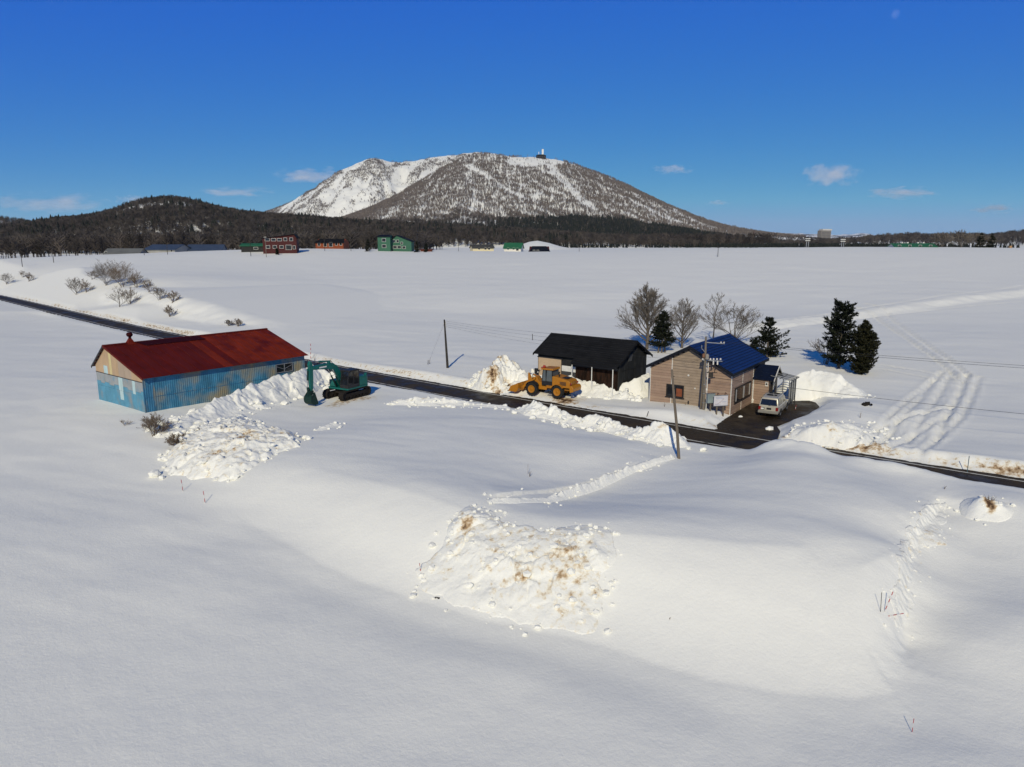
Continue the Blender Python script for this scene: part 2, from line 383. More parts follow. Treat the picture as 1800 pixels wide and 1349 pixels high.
DRIVE = [gp(*p) for p in [(1260,747),(1272,738),(1292,726),(1312,711),(1326,700),(1350,698),(1392,702),(1415,702),(1434,708),(1441,716),(1424,727),(1396,738),(1366,750),(1372,759),(1368,770),(1350,792),(1295,790),(1264,770)]]
def groove(px, w, d, z=.8): return ([gp(a, b, z) for a, b in px], w, d)
GROOVES = [
 groove([(1698,664),(1690,685),(1645,770)], .55, .30,.6), groove([(1672,660),(1650,695),(1592,778)], .5, .22,.6), groove([(1655,660),(1625,690),(1548,778)], .5, .26,.6),
 groove([(1640,672),(1600,700),(1520,782)], .5, .24,.6), groove([(1670,730),(1560,790)], .5, .22,.5), groove([(1682,715),(1600,735),(1540,760),(1480,788)], .5, .26,.5), groove([(1720,668),(1712,690),(1690,735),(1620,792)], .5, .22,.6),
 groove([(1500,552),(1540,562),(1590,592),(1640,626),(1690,660)], .55, .40,1.4), groove([(1520,548),(1556,556),(1606,590),(1655,622),(1705,655)], .55, .34,1.4),
 groove([(1545,644),(1620,654),(1705,672)], .5, .20,.9), groove([(1545,650),(1620,662),(1700,676)], .45, .18,.9),
 groove([(300,742),(360,741),(430,731),(500,716),(545,712)], .3, .06,.4),
 groove([(1330,571),(1500,551),(1800,525)], .9, .22,1.9), groove([(1340,577),(1500,560),(1800,540)], .8, .2,1.8),
 groove([(1400,600),(1480,612)], .5, .15,1.2), groove([(1390,606),(1470,622)], .5, .12,1.2),
]
WALLSTEP = [gp(*p, 1.0) for p in [(862,893),(905,886),(960,878),(1040,848),(1110,820),(1180,800)]]   # dug face left of the path
RIGHTFACE = [gp(*p, .6) for p in [(1650,880),(1628,905),(1600,935),(1588,985),(1582,1040),(1578,1090)]]

STEP3 = [gp(*p, 1.8) for p in [(1300,578),(1360,571),(1500,557),(1640,545),(1800,531),(2100,505)]]   # churned bank across the right field
def sidedist(x, y, pts, d):        # positive on the right-hand side of the polyline
    best = np.full(np.shape(x), 1e9); sg = np.ones(np.shape(x))
    for i in range(len(pts)-1):
        ax, ay = pts[i]; bx, by = pts[i+1]; dx, dy = bx-ax, by-ay; L = dx*dx+dy*dy
        t = np.clip(((x-ax)*dx+(y-ay)*dy)/L, 0, 1); q = np.hypot(x-ax-t*dx, y-ay-t*dy); m = q < best
        best = np.where(m, q, best); sg = np.where(m, np.sign(dy*(x-ax)-dx*(y-ay)), sg)
    return best*sg
def terr(x, y, detail=True):
    x = np.asarray(x, float); y = np.asarray(y, float)
    r = np.hypot(x, y)
    z = tps(np.clip(x, -420, 420), np.clip(y, -40, 560))
    z = np.clip(z, -3, 13)
    far = sstep(430, 800, r); z = z*(1-far)+9.0*far
    far2 = sstep(4000, 30000, r); z = z-far2*10
    # front face of the yard's shelf, between its foot and its brow
    nf = (y > 15) & (y < 48) & (x > -30) & (x < 22)
    if nf.any():
        xa, ya = x[nf], y[nf]; sd = polysd(xa, ya, FACE)
        df, tf = polydist(xa, ya, FOOT); db, tb_ = polydist(xa, ya, BROW)
        zf = np.interp(tf, np.arange(len(FOOT)), FOOTZ); zb = np.interp(tb_, np.arange(len(BROW)), BROWZ)
        nf_ = len(FOOT)-1; end_ = (tf < 1e-6) | (tf > nf_-1e-6) | (tb_ < 1e-6) | (tb_ > nf_-1e-6)
        out_ = (sd > 0) & ~end_; df = np.where(out_ & (df < db), 0, df); db = np.where(out_ & (db < df), 0, db)
        u = df/(df+db+1e-6); u = u+.10*np.sin(2*np.pi*u)*-.35
        w = np.where(end_, sstep(.5, -1.5, sd), sstep(1.5, -1.5, sd))*sstep(0, .6, tf)
        z[nf] = z[nf]*(1-w)+(zf+(zb-zf)*u)*w
    s, t = road_st(x, y)
    if detail:
        nr = 1-sstep(250, 700, r)
        rd = x*.35+y*.94; rs = x*.94-y*.35
        z = z+nr*(.16*fbm(x/17, y/11, 3, 3)+(.02+.025*sstep(24, 36, y))*(1-.85*sstep(80, 150, r))*fbm(rs/9+1.5*perlin(x/20, y/20, 8), rd/2.6, 3, 11)+.012*fbm(x*1.3, y*1.3, 3, 23))
        # wind-scoured streaks on the near yard
        z = z+nr*(.015+.03*sstep(24, 36, y))*(1-.85*sstep(80, 150, r))*np.abs(fbm(rs/14+.8*perlin(x/9, y/9, 77), rd/3.3, 2, 41))
    # the road cutting on the left: a bank along the far side of the road
    bk = np.interp(s, [-330, -230, -190, -150, -110, -90, -72, -56, -46], [2.6, 3.0, 3.4, 4.2, 4.6, 3.6, 2.2, .9, .0])
    bz = bk*sstep(ROAD_W/2+2.0, ROAD_W/2+12.5, t+1.2*fbm(s/9, t/9, 3, 33))*(1-sstep(50, 90, t))
    z = np.where((t > 0) & (s < -46) & (r < 400), np.maximum(z, bz+.25*fbm(x/3, y/3, 3, 34)*np.clip(bz, 0, 1)*(1-sstep(9, 18, t))), z)
    z = np.minimum(z, np.where((t < 0) & (s < -60) & (r < 420), .02+.03*np.clip(-t-ROAD_W/2-1.0, 0, 99), 99))
    lim = np.where((t > 0) & (s < -46) & (r < 420), .35+.40*np.clip(t-ROAD_W/2-.6, 0, 99), 99)
    z = np.minimum(z, lim)
    # dug face beside the path
    d, tt = polydist(x, y, WALLSTEP)
    side = np.sign((x-WALLSTEP[0][0])*(WALLSTEP[-1][1]-WALLSTEP[0][1])-(y-WALLSTEP[0][1])*(WALLSTEP[-1][0]-WALLSTEP[0][0]))
    end = np.clip(tt*2, 0, 1)*np.clip((len(WALLSTEP)-1-tt)*3, .25, 1)
    rag = .30*fbm(x*1.1, y*1.1, 4, 51)+.25*perlin(x*.35, y*.35, 52)
    z = z+np.where(side < 0, .16, -.04)*end*(1-sstep(0, 2.6, d))*sstep(-.55, .55, np.where(side < 0, d, -d)+rag)
    d2, t2 = polydist(x, y, RIGHTFACE)
    z = z+(.03*blocks(x*1.3, y*1.3, 91)+.03*blocks(x*3, y*3, 92))*(1-sstep(.3, 1.3, d2))
    sd2 = -sidedist(x, y, RIGHTFACE, d2)      # right of the cut face the snow has been dug away
    e2 = np.clip(t2*2.5, 0, 1)*np.clip((len(RIGHTFACE)-1-t2)*1.2, 0, 1)
    rg2 = .16*fbm(x*1.6, y*1.6, 3, 55)
    z = z-e2*.45*sstep(-.12, .42, sd2+rg2)*np.exp(-np.clip(sd2, 0, 9)/2.6)*(sd2 > -1)
    d3, t3 = polydist(x, y, STEP3); sd3 = -sidedist(x, y, STEP3, d3)
    e3 = np.clip(t3*1.5, 0, 1)
    rough3 = np.exp(-(d3/2.2)**2)*e3
    z = z+e3*.75*sstep(-2.6, 1.2, sd3+.8*fbm(x/4, y/4, 2, 57))*np.exp(-np.clip(sd3-1, 0, 99)/22)*(d3 < 80)+rough3*(.16*fbm(x/1.1, y/1.1, 3, 58)+.10*perlin(x/3, y/3, 59))
    for pts, w, dep in GROOVES:
        P = np.array(pts); m = (x > P[:, 0].min()-2) & (x < P[:, 0].max()+2) & (y > P[:, 1].min()-2) & (y < P[:, 1].max()+2)
        if m.any():
            dd, _ = polydist(x[m], y[m], pts)
            jj = .68*dep*(.8+.5*fbm(x[m]*.8, y[m]*.8, 2, 61))
            z[m] = z[m]-jj*(1-sstep(.3*w, w*.62, dd))+jj*.55*np.exp(-((dd-w*.85)/(w*.28))**2)+.03*fbm(x[m]*3, y[m]*3, 2, 63)*(dd < 1.4*w)
    # road bed with ragged snow edges
    ragged = .24*fbm(x*.9, y*.9, 4, 71)+.25*perlin(x/7, y/7, 72)
    a = np.abs(t)+ragged*(1-sstep(140, 260, r))
    z = np.where(np.abs(t) < 9, (z*sstep(ROAD_W/2+.1, ROAD_W/2+1.5, a)+(-.07)*(1-sstep(ROAD_W/2+.1, ROAD_W/2+1.5, a)))+
                 .11*sstep(ROAD_W/2-.12, ROAD_W/2+.25, a)*(1-sstep(ROAD_W/2+.5, ROAD_W/2+2.5, a)), z)
    # heaped brow on the near side of the road, hiding part of it
    hb = .75*sstep(24.2, 26.4, s)*(1-sstep(27.8, 30.5, s))+.42*sstep(29, 32, s)*(1-sstep(33, 37.5, s))
    z = z+np.where((t < 0) & (t > -9) & (s > 15), hb*np.exp(-((t+ROAD_W/2+1.35)/1.15)**2)*(1+.3*fbm(x/1.5, y/1.5, 3, 37)), 0)
    near = (x > 10) & (x < 36) & (y > 45) & (y < 75)
    if near.any():
        sd = polysd(x[near], y[near], DRIVE)+.30*fbm(x[near]*.8, y[near]*.8, 4, 81)
        zz = z[near]; zz = zz*sstep(.05, 1.2, sd)-.07*(1-sstep(.05, 1.2, sd))+.12*sstep(-.05, .2, sd)*(1-sstep(.3, 1.6, sd))*sstep(ROAD_W/2-.1, ROAD_W/2+.4, np.abs(t[near]))
        z[near] = zz
    return z
def gz(x, y): return float(terr(np.array([x]), np.array([y]))[0])

def ground_dirt(x, y):
    s, t = road_st(x, y)
    r = np.hypot(x, y)
    d = np.where(s > 18, .52, .36)*np.exp(-((t-ROAD_W/2-.75)/.8)**2)*(.8+1.2*perlin(s/6, t/2, 5))+.22*np.exp(-((-t-ROAD_W/2-.5)/.5)**2)*(.2+1.6*perlin(s/5, t/2, 6))
    d = d*np.where(r < 170, 1, .8)
    d = d+.34*np.exp(-((t-ROAD_W/2-2.4)/1.6)**2)*np.clip(.1+2.2*perlin(s/8+3, t/3, 15), 0, 1)*((s > -25) & (s < 12))
    dd, _ = polydist(x, y, RIGHTFACE); d = d+.13*(1-sstep(.2, 1.2, dd))
    dw, tw = polydist(x, y, WALLSTEP); d = d+.10*(1-sstep(.1, .6, dw))*np.clip(1.6-tw, 0, 1)
    hx, hy = gp(1737, 888, 1.0); d = d+.5*np.exp(-(((x-hx)**2+(y-hy)**2)/.8))
    for (px, py, k, w) in ((985,702,.44,1.4),(640,702,.55,1.5),(600,708,.5,1.2),(585,715,.42,1.0),(1490,785,.30,2.2),(1010,700,.35,1.2),(1440,770,.25,1.5)):
        hx, hy = gp(px, py, .3); d = d+k*np.exp(-(((x-hx)**2+(y-hy)**2)/w**2))
    # soil showing along the cut bank on the left
    bank = (s < -70) & (s > -190)
    d = d+np.where(bank, .42*np.exp(-((t-ROAD_W/2-7.0)/1.1)**2)*np.clip(.25+1.8*perlin(s/5, t/1.5, 7), 0, 1)+.30*np.exp(-((t-ROAD_W/2-.6)/.5)**2), 0)
    return d

_az_f = np.radians(np.arange(-48, 48.01, .2)); _az_c = np.radians(np.concatenate([np.arange(-180, -48, 6), ]))
_az = np.concatenate([_az_c, _az_f, -_az_c[::-1]])
_r = [0.5, 2., 4., 6.]
while _r[-1] < 235: _r.append(_r[-1]*1.0048+.008)
while _r[-1] < 420: _r.append(_r[-1]*1.011)
while _r[-1] < 26000: _r.append(_r[-1]*1.09)
_r = np.array(_r)
_R, _A = np.meshgrid(_r, _az, indexing='ij')
_X = _R*np.sin(_A); _Y = _R*np.cos(_A); _Z = terr(_X, _Y)
SNOW = snow_material('snow_field', .6, 6.0)
SNOW_ROUGH = snow_material('snow_plowed', .8, 9.0)
ground = link('snow_ground', grid_mesh('snow_ground', _X, _Y, _Z, ground_dirt(_X, _Y)), SNOW); structure(ground)

# ---- road sheet, painted edge lines, driveway
def asphalt_material():
    m, nt, p = nodes_of('asphalt'); N = nt.nodes; L = nt.links
    ge = N.new('ShaderNodeNewGeometry')
    n = N.new('ShaderNodeTexNoise'); n.inputs['Scale'].default_value = .5; n.inputs['Detail'].default_value = 8; n.inputs['Roughness'].default_value = .7
    L.new(ge.outputs['Position'], n.inputs['Vector'])
    r = N.new('ShaderNodeValToRGB'); r.color_ramp.elements[0].position = .38; r.color_ramp.elements[0].color = (.012, .009, .0055, 1)
    r.color_ramp.elements[1].position = .62; r.color_ramp.elements[1].color = (.060, .044, .028, 1)
    L.new(n.outputs[0], r.inputs[0]); L.new(r.outputs[0], p.inputs['Base Color'])
    p.inputs['Specular IOR Level'].default_value = .18
    rr = N.new('ShaderNodeMapRange'); rr.inputs[1].default_value = .40; rr.inputs[2].default_value = .60; rr.inputs[3].default_value = .42; rr.inputs[4].default_value = .9
    L.new(n.outputs[0], rr.inputs[0]); L.new(rr.outputs[0], p.inputs['Roughness'])
    b = N.new('ShaderNodeBump'); b.inputs['Strength'].default_value = .5; b.inputs['Distance'].default_value = .01
    n2 = N.new('ShaderNodeTexNoise'); n2.inputs['Scale'].default_value = 40; L.new(ge.outputs['Position'], n2.inputs['Vector'])
    L.new(n2.outputs[0], b.inputs['Height']); L.new(b.outputs[0], p.inputs['Normal'])
    MATS['asphalt'] = m; return m
ASPHALT = asphalt_material()
PAINT = mat('road_paint', (.62, .60, .53), .8, var=.2, scale=4, c2=(.10, .085, .07), mixlo=.58, mixhi=.66, mscale=1.2)
def strip(name, o0, o1, z, material, s0=-320, s1=70, step=1.5):
    ss = np.arange(s0, s1+.1, step); A = []
    for s in ss: A.append((road_xy(s, o0), road_xy(s, o1)))
    A = np.array(A); X = A[:, :, 0]; Y = A[:, :, 1]
    return structure(link(name, grid_mesh(name, X, Y, np.full(X.shape, z)), material))
strip('road', -ROAD_W/2-.4, ROAD_W/2+.4, 0.0, ASPHALT)
strip('road_edge_line', ROAD_W/2-.62, ROAD_W/2-.46, .006, PAINT)
strip('road_edge_line', -ROAD_W/2+.46, -ROAD_W/2+.62, .006, PAINT)
_dm = MB(); _dm.add([(p[0], p[1], .004) for p in DRIVE], [tuple(range(len(DRIVE)))])
structure(_dm.build('driveway', ASPHALT, fix=False))

# ================================================================ HILLS AND MOUNTAINS
def interp_sil(pts, D):
    P = [at(a, b, D) for a, b in pts]
    xs = np.array([p.x for p in P]); zs = np.array([p.z for p in P]); o = np.argsort(xs)
    return xs[o], zs[o]
class Hill:
    """A ridge whose crest follows the skyline at distance D, falling to its foot at D0 in front and D1 behind."""
    def __init__(s, sil, D, D0, D1, z0, power=1.25, gully=0.0, gsc=300., seed=0, bump=0.0, foot=None, shear=0.0):
        s.xs, s.zs = interp_sil(sil, D); s.D, s.D0, s.D1, s.z0, s.pw = D, D0, D1, z0, power
        s.g, s.gs, s.seed, s.b, s.foot = gully, gsc, seed, bump, foot; s.sh = shear
    def z(s, x, y):
        x = np.asarray(x, float); y = np.asarray(y, float)
        xe = x-(y-s.D)*s.sh
        h = np.interp(xe, s.xs, s.zs, left=s.z0, right=s.z0)-s.z0
        t = np.where(y < s.D, (y-s.D0)/(s.D-s.D0), (s.D1-y)/(s.D1-s.D)); t = np.clip(t, 0, 1)
        prof = t**s.pw*(1-.25*t**2)/(1-.25) if s.foot is None else s.foot(t)
        if s.foot is not None: prof = prof*(1-.72*sstep(300, 950, x)*(1-sstep(.30, .80, t)))
        w = 4*t*(1-t)
        gl = s.g*np.abs(fbm((x+.25*y)/s.gs, y/(s.gs*4), 3, s.seed))*w
        return s.z0+h*np.clip(prof-gl*.6, 0, 2)+s.b*fbm(x/s.gs*3, y/s.gs*3, 3, s.seed+5)*np.minimum(1, 3*t)*(h > 1)
    def mesh(s, name, material, nx, ny, dirt=None):
        x = np.linspace(s.xs[0], s.xs[-1], nx); y = np.concatenate([np.linspace(s.D0, s.D, ny), np.linspace(s.D, s.D1, ny//4)[1:]])
        X, Y = np.meshgrid(x, y); X = X+(Y-s.D)*s.sh; return structure(link(name, grid_mesh(name, X, Y, s.z(X, Y)-.2, np.zeros(X.shape)), material))
MTN_SNOW = snow_material('mountain_snow', 0.0, .02)

mt_front = Hill([(380,412),(470,404),(560,396),(640,376),(700,343),(740,318),(780,295),(812,279),(832,272),(870,272),(905,276),(950,277),(985,281),(1030,297),(1080,316),(1120,336),(1160,358),(1208,386),(1260,402),(1330,415),(1420,425),(1500,430),(1600,434),(1700,436)],
                4200, 1500, 5600, 8.0, 1.0, .10, 190., 3, 7., foot=lambda t: np.where(t < .42, .20*(t/.42)**1.2, .20+.80*((t-.42)/.58)**1.05))
mt_back = Hill([(300,425),(380,405),(430,388),(470,373),(500,362),(530,346),(560,328),(590,306),(620,290),(655,278),(680,283),(705,287),(740,281),(775,275),(805,272),(835,268),(870,271),(930,282),(1000,300),(1100,340),(1200,400)],
               6500, 4700, 8500, 8.0, 1.0, .34, 330., 12, 14., shear=-.16)
hill_left = Hill([(-400,392),(-250,380),(-120,392),(0,402),(60,404),(105,392),(150,388),(180,384),(205,376),(235,364),(262,357),(290,354),(320,356),(345,362),(380,372),(415,379),(470,384),(540,390),(620,396),(720,402),(820,408),(900,420)],
                 1500, 950, 2100, 8.0, .85, .16, 90., 31, 3., shear=-.46)
hill_edge = Hill([(-500,350),(-300,360),(-120,372),(0,388),(40,392),(80,402),(140,420)], 2300, 1700, 2900, 8.0, 1.0, .1, 150., 33, 4., shear=-.78)
hill_right = Hill([(1440,438),(1500,433),(1545,424),(1580,419),(1620,418),(1660,419),(1700,418),(1740,420),(1780,415),(1830,410),(2000,404),(2300,400)], 2300, 1500, 3200, 8.0, 1.0, .1, 150., 35, 4., shear=.65)
range_far = Hill([(1150,428),(1250,420),(1300,414),(1340,409),(1400,411),(1440,412),(1480,414),(1515,410),(1545,415),(1580,419),(1620,416),(1700,413),(1800,417),(1950,412),(2200,420)], 21000, 16500, 23500, 0.0, 1.0, .5, 900., 37, 40., shear=.45)
mt_front.mesh('mountain', MTN_SNOW, 330, 190); mt_back.mesh('mountain', MTN_SNOW, 260, 130)
hill_left.mesh('hill', MTN_SNOW, 260, 90); hill_edge.mesh('hill', MTN_SNOW, 90, 40); hill_right.mesh('hill', MTN_SNOW, 130, 40)
FAR_WOOD = mat('far_range_slopes', (.80, .82, .84), .9, var=.05, scale=.0004, c2=(.05, .06, .075), mixlo=.47, mixhi=.56, mscale=.0012, stretch=(1, 1.5, 4))
range_far.mesh('mountain_range', FAR_WOOD, 220, 60)
# low white knoll before the foot of the mountain
knoll = Hill([(870,441),(905,434),(930,425),(945,423),(965,427),(985,433),(1030,441)], 620, 560, 700, 6.0, 1.0)
knoll.mesh('snow_knoll', SNOW, 50, 24)

# ---------------------------------------------------------------- woods: many small trees in one mass, each with trunk and crown
def inst_mat(name, ca, cb):
    m = tint_mat(name, ca, cb); m.node_tree.nodes['Attribute'].attribute_type = 'INSTANCER'; return m
def proto_tree(kind, seed):
    """A tree of unit height that the woods repeat."""
    rng = random.Random(seed); mb = MB()
    def spike(p, q, r):
        p = Vector(p); q = Vector(q); t = (q-p).normalized(); a = t.cross(Vector((.3, .9, .1))).normalized(); b = t.cross(a); n = len(mb.v)
        mb.add([p+(a*math.cos(k*2.094)+b*math.sin(k*2.094))*r for k in range(3)]+[q], [(0, 1, 3), (1, 2, 3), (2, 0, 3)])
    if kind == 'cone':
        spike((0, 0, 0), (0, 0, .9), .02)
        T_ = 6
        for k in range(T_):
            z0 = .06+.80*k/T_; z1 = min(1.0, z0+.34); w = .19*(1-k/T_)**.85+.03; m = 7; rot = rng.random()*6
            ring = [(w*(.65+.6*rng.random())*math.cos(rot+6.283*i/m), w*(.65+.6*rng.random())*math.sin(rot+6.283*i/m), z0+.03*rng.random()) for i in range(m)]
            mb.add(ring+[(0, 0, z1)], [(i, (i+1) % m, m) for i in range(m)])
    else:
        nl = 20 if kind == 'spray' else 8; r = .022 if kind == 'spray' else .055
        spike((0, 0, -.02), (.03*rng.gauss(0, 1), .03*rng.gauss(0, 1), 1.0), .020 if kind == 'spray' else .03)
        for k in range(nl):
            az = k*2.4+rng.random(); b = .16+.62*(k+rng.random())/nl; el = rng.uniform(.45, 1.15); l = (.42*(1.1-b))*rng.uniform(.8, 1.25)+.08
            q = (math.cos(az)*math.cos(el)*l, math.sin(az)*math.cos(el)*l, min(1.0, b+math.sin(el)*l)); spike((0, 0, b), q, r)
            if kind == 'spray':
                for j in range(2):
                    az2 = az+rng.uniform(-.9, .9); m = Vector((0, 0, b)).lerp(Vector(q), rng.uniform(.4, .7)); e2 = rng.uniform(.3, 1.2); l2 = l*.5
                    spike(m, (m.x+math.cos(az2)*math.cos(e2)*l2, m.y+math.sin(az2)*math.cos(e2)*l2, m.z+math.sin(e2)*l2), r*.7)
    return mb
PROTO = {}
def protos(kind, material):
    key = (kind, material.name)
    if key not in PROTO:
        c = bpy.data.collections.new('tree_kinds_'+kind+'_'+material.name)
        for v in range(6):
            me = proto_tree(kind, 900+v*13).mesh('tree_form'); me.materials.append(material)
            c.objects.link(bpy.data.objects.new('tree_form', me))
        PROTO[key] = c
    return PROTO[key]
def wood(name, label, P, H, kind, material, rng, width=.34):
    """P (n,3) foot points, H heights: one object whose points each carry a tree."""
    P = np.asarray(P, float); n = len(P); H = np.asarray(H, float)
    me = bpy.data.meshes.new(name); me.vertices.add(n); me.vertices.foreach_set('co', P.reshape(-1).astype(np.float32))
    w = H*width/.34*rng.uniform(.8, 1.25, n)
    for nm, ty, val in (('size', 'FLOAT_VECTOR', np.stack([w, w, H], 1)), ('turn', 'FLOAT_VECTOR', np.stack([rng.normal(0, .04, n), rng.normal(0, .04, n), rng.random(n)*6.28], 1))):
        at_ = me.attributes.new(nm, ty, 'POINT'); at_.data.foreach_set('vector', val.reshape(-1).astype(np.float32))
    at_ = me.attributes.new('tint', 'FLOAT', 'POINT'); at_.data.foreach_set('value', rng.random(n).astype(np.float32))
    at_ = me.attributes.new('form', 'INT', 'POINT'); at_.data.foreach_set('value', rng.integers(0, 6, n).astype(np.int32))
    g = bpy.data.node_groups.new(name, 'GeometryNodeTree')
    g.interface.new_socket('Geometry', in_out='INPUT', socket_type='NodeSocketGeometry'); g.interface.new_socket('Geometry', in_out='OUTPUT', socket_type='NodeSocketGeometry')
    N = g.nodes; gi = N.new('NodeGroupInput'); go = N.new('NodeGroupOutput'); ip = N.new('GeometryNodeInstanceOnPoints'); ci = N.new('GeometryNodeCollectionInfo')
    ci.inputs['Collection'].default_value = protos(kind, material); ci.inputs['Separate Children'].default_value = True; ci.inputs['Reset Children'].default_value = True
    ip.inputs['Pick Instance'].default_value = True
    def na(nm, ty):
        x = N.new('GeometryNodeInputNamedAttribute'); x.data_type = ty; x.inputs['Name'].default_value = nm; return x.outputs['Attribute']
    e2r = N.new('FunctionNodeEulerToRotation')
    g.links.new(na('turn', 'FLOAT_VECTOR'), e2r.inputs[0])
    g.links.new(gi.outputs[0], ip.inputs['Points']); g.links.new(ci.outputs[0], ip.inputs['Instance']); g.links.new(na('form', 'INT'), ip.inputs['Instance Index'])
    g.links.new(e2r.outputs[0], ip.inputs['Rotation']); g.links.new(na('size', 'FLOAT_VECTOR'), ip.inputs['Scale']); g.links.new(ip.outputs[0], go.inputs[0])
    o = link(name, me, material); md = o.modifiers.new('trees', 'NODES'); md.node_group = g
    tag(o, label, 'woodland', kind='stuff'); return o
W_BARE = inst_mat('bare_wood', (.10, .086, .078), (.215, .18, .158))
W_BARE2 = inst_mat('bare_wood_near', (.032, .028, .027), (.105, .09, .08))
W_CON = inst_mat('conifer_wood', (.006, .009, .008), (.020, .024, .018))
W_BIRCH = inst_mat('birch_wood', (.022, .019, .018), (.090, .075, .066))
rg = np.random.default_rng(5)
def scatter(hill, n, x0, x1, y0, y1, keep):
    x = rg.uniform(x0, x1, n); y = rg.uniform(y0, y1, n); x = x+(y-hill.D)*hill.sh
    k = keep(x, y) > rg.random(n); x = x[k]; y = y[k]
    return np.stack([x, y, hill.z(x, y)-.3], 1)
def tpos(h, y): return (y-h.D0)/(h.D-h.D0)
# front mountain: leafless wood with snow gullies; bare snow on the summit slope
def keep_front(x, y):
    t = tpos(mt_front, y)
    g = fbm((x+.32*y)/95, y/900, 3, 61)
    d = np.where(g > .42, .15, np.where(g > .33, .5, 1.0))
    st = fbm(x/24+.4*perlin(x/90, y/300, 4), y/650, 3, 63); d = d*np.where(st > .28, .28, np.where(st > .16, .75, 1))
    sx, sy = 130., 4060.
    d = np.where(((x-sx+.3*(sy-y))/150)**2+((y-sy)/220)**2 < 1, .03, d)
    d = np.where((np.abs(x-170-.10*(4200-y)) < 24+20*perlin(x/60, y/200, 3)) & (t > .5), .12, d)
    return d*np.where(t < .40, 0, 1)
P1 = scatter(mt_front, 80000, -1500, 1500, 2600, 4330, keep_front)
P1 = P1[P1[:, 2] > 40]
wood('mountain_forest', 'leafless grey-brown forest on the slopes of the dome-shaped mountain', P1, rg.uniform(9, 17, len(P1)), 'tiny', W_BARE, rg, .31)
def keep_back(x, y):
    g = fbm((x-.1*y)/170, y/520, 4, 71); t = tpos(mt_back, y)
    return np.where(g > .06, .03, np.where(g > -.04, .35, .95))*np.where(t > .93, .35, 1)
P2 = scatter(mt_back, 60000, -3100, 200, 4700, 6600, keep_back)
wood('mountain_forest', 'sparse leafless forest on the snowy twin-peaked mountain behind', P2, rg.uniform(9, 18, len(P2)), 'tiny', W_BARE, rg, .34)
# dark conifer belt and mixed wood at the mountain's foot
def keep_belt(x, y):
    t = tpos(mt_front, y); a = fbm(x/260, y/200, 3, 81)
    right = sstep(-200, 250, x)
    return np.where((t > .10) & (t < .30+.12*right+.05*a), .10+.9*right*np.where(a > -.35, 1, .3)+.25*(a > .15), 0)
def trim(P):
    a = P[:, 0]/P[:, 1]; return P[a < .35+.05*rg.random(len(P))]
P3 = scatter(mt_front, 26000, -1700, 1700, 1700, 2750, keep_belt); P3 = trim(P3)
wood('conifer_forest', 'dark conifer forest belt along the foot of the mountain', P3, rg.uniform(13, 22, len(P3))*np.clip(2.0-4.2*P3[:, 0]/P3[:, 1], .28, 1), 'cone', W_CON, rg, .36)
def keep_mix(x, y):
    t = tpos(mt_front, y); a = fbm(x/200, y/150, 3, 85)
    return np.where((t > .015) & (t < .46), np.where(a < .25, .9, .35), 0)
P4 = scatter(mt_front, 20000, -1500, 1500, 1520, 2850, keep_mix); P4 = trim(P4)
wood('foothill_wood', 'grey leafless wood below the mountain, behind the far houses', P4, rg.uniform(11, 18, len(P4))*np.clip(1.9-4.2*P4[:, 0]/P4[:, 1], .25, 1), 'spray', W_BARE2, rg, .32)
P10 = scatter(mt_front, 9000, 500, 2300, 2300, 4350, lambda x, y: np.where(x/y > .22, 1.0, .0)); P10 = P10[(P10[:, 2] < 44) & (P10[:, 2] > 8.5)]
wood('foothill_wood', 'thin dark wood on the right end of the mountain foot', P10, rg.uniform(7, 12, len(P10)), 'spray', W_BARE2, rg, .42)
def keep_left(x, y):
    a = fbm(x/70, y/90, 3, 91); t = tpos(hill_left, y)
    xe = x-(y-1500)*hill_left.sh; gap = (np.abs((xe+735-.25*(y-1300))/85) < 1) & (t > .55) & (t < .90)
    return np.where(t < .02, 0, np.where(gap, .22, np.where(a > .42, .4, 1.0)))
P5 = scatter(hill_left, 23000, -1400, 20, 955, 1560, keep_left)
wood('hillside_wood', 'dark leafless wood covering the low rounded hill on the left', P5, rg.uniform(8, 14, len(P5)), 'spray', W_BARE2, rg, .42)
P6 = scatter(hill_left, 2600, -1000, -120, 960, 1480, lambda x, y: np.where(fbm(x/90, y/80, 3, 95) > .12, 1.0, .03))
wood('hillside_conifers', 'scattered dark conifers among the bare wood on the left hill', P6, rg.uniform(11, 17, len(P6)), 'cone', W_CON, rg, .36)
P7 = scatter(hill_edge, 2600, -2400, -1300, 1710, 2350, lambda x, y: np.where(tpos(hill_edge, y) < .05, 0, 1.0))
wood('hillside_wood', 'dark wooded hill running out of the picture on the far left', P7, rg.uniform(12, 18, len(P7)), 'spray', W_BARE2, rg, .4)
P8 = scatter(hill_right, 5200, 900, 2600, 1320, 2350, lambda x, y: np.where(tpos(hill_right, y) < .03, 0, 1.0))
wood('hillside_wood', 'low dark wooded hills on the right horizon', P8, rg.uniform(12, 20, len(P8)), 'spray', W_BARE2, rg, .42)
# birch wood beyond the field's left edge
n9 = 620; x9 = rg.uniform(-420, -75, n9); y9 = rg.uniform(335, 420, n9); k9 = (x9/y9 < -.44+.0*y9) & (x9/y9 > -.95); x9 = x9[k9]; y9 = y9[k9]
P9 = np.stack([x9, y9, terr(x9, y9)], 1)
wood('birch_wood', 'tall leafless birch wood beyond the left edge of the snow field', P9, rg.uniform(7, 11.5, len(P9)), 'spray', W_BIRCH, rg, .34)
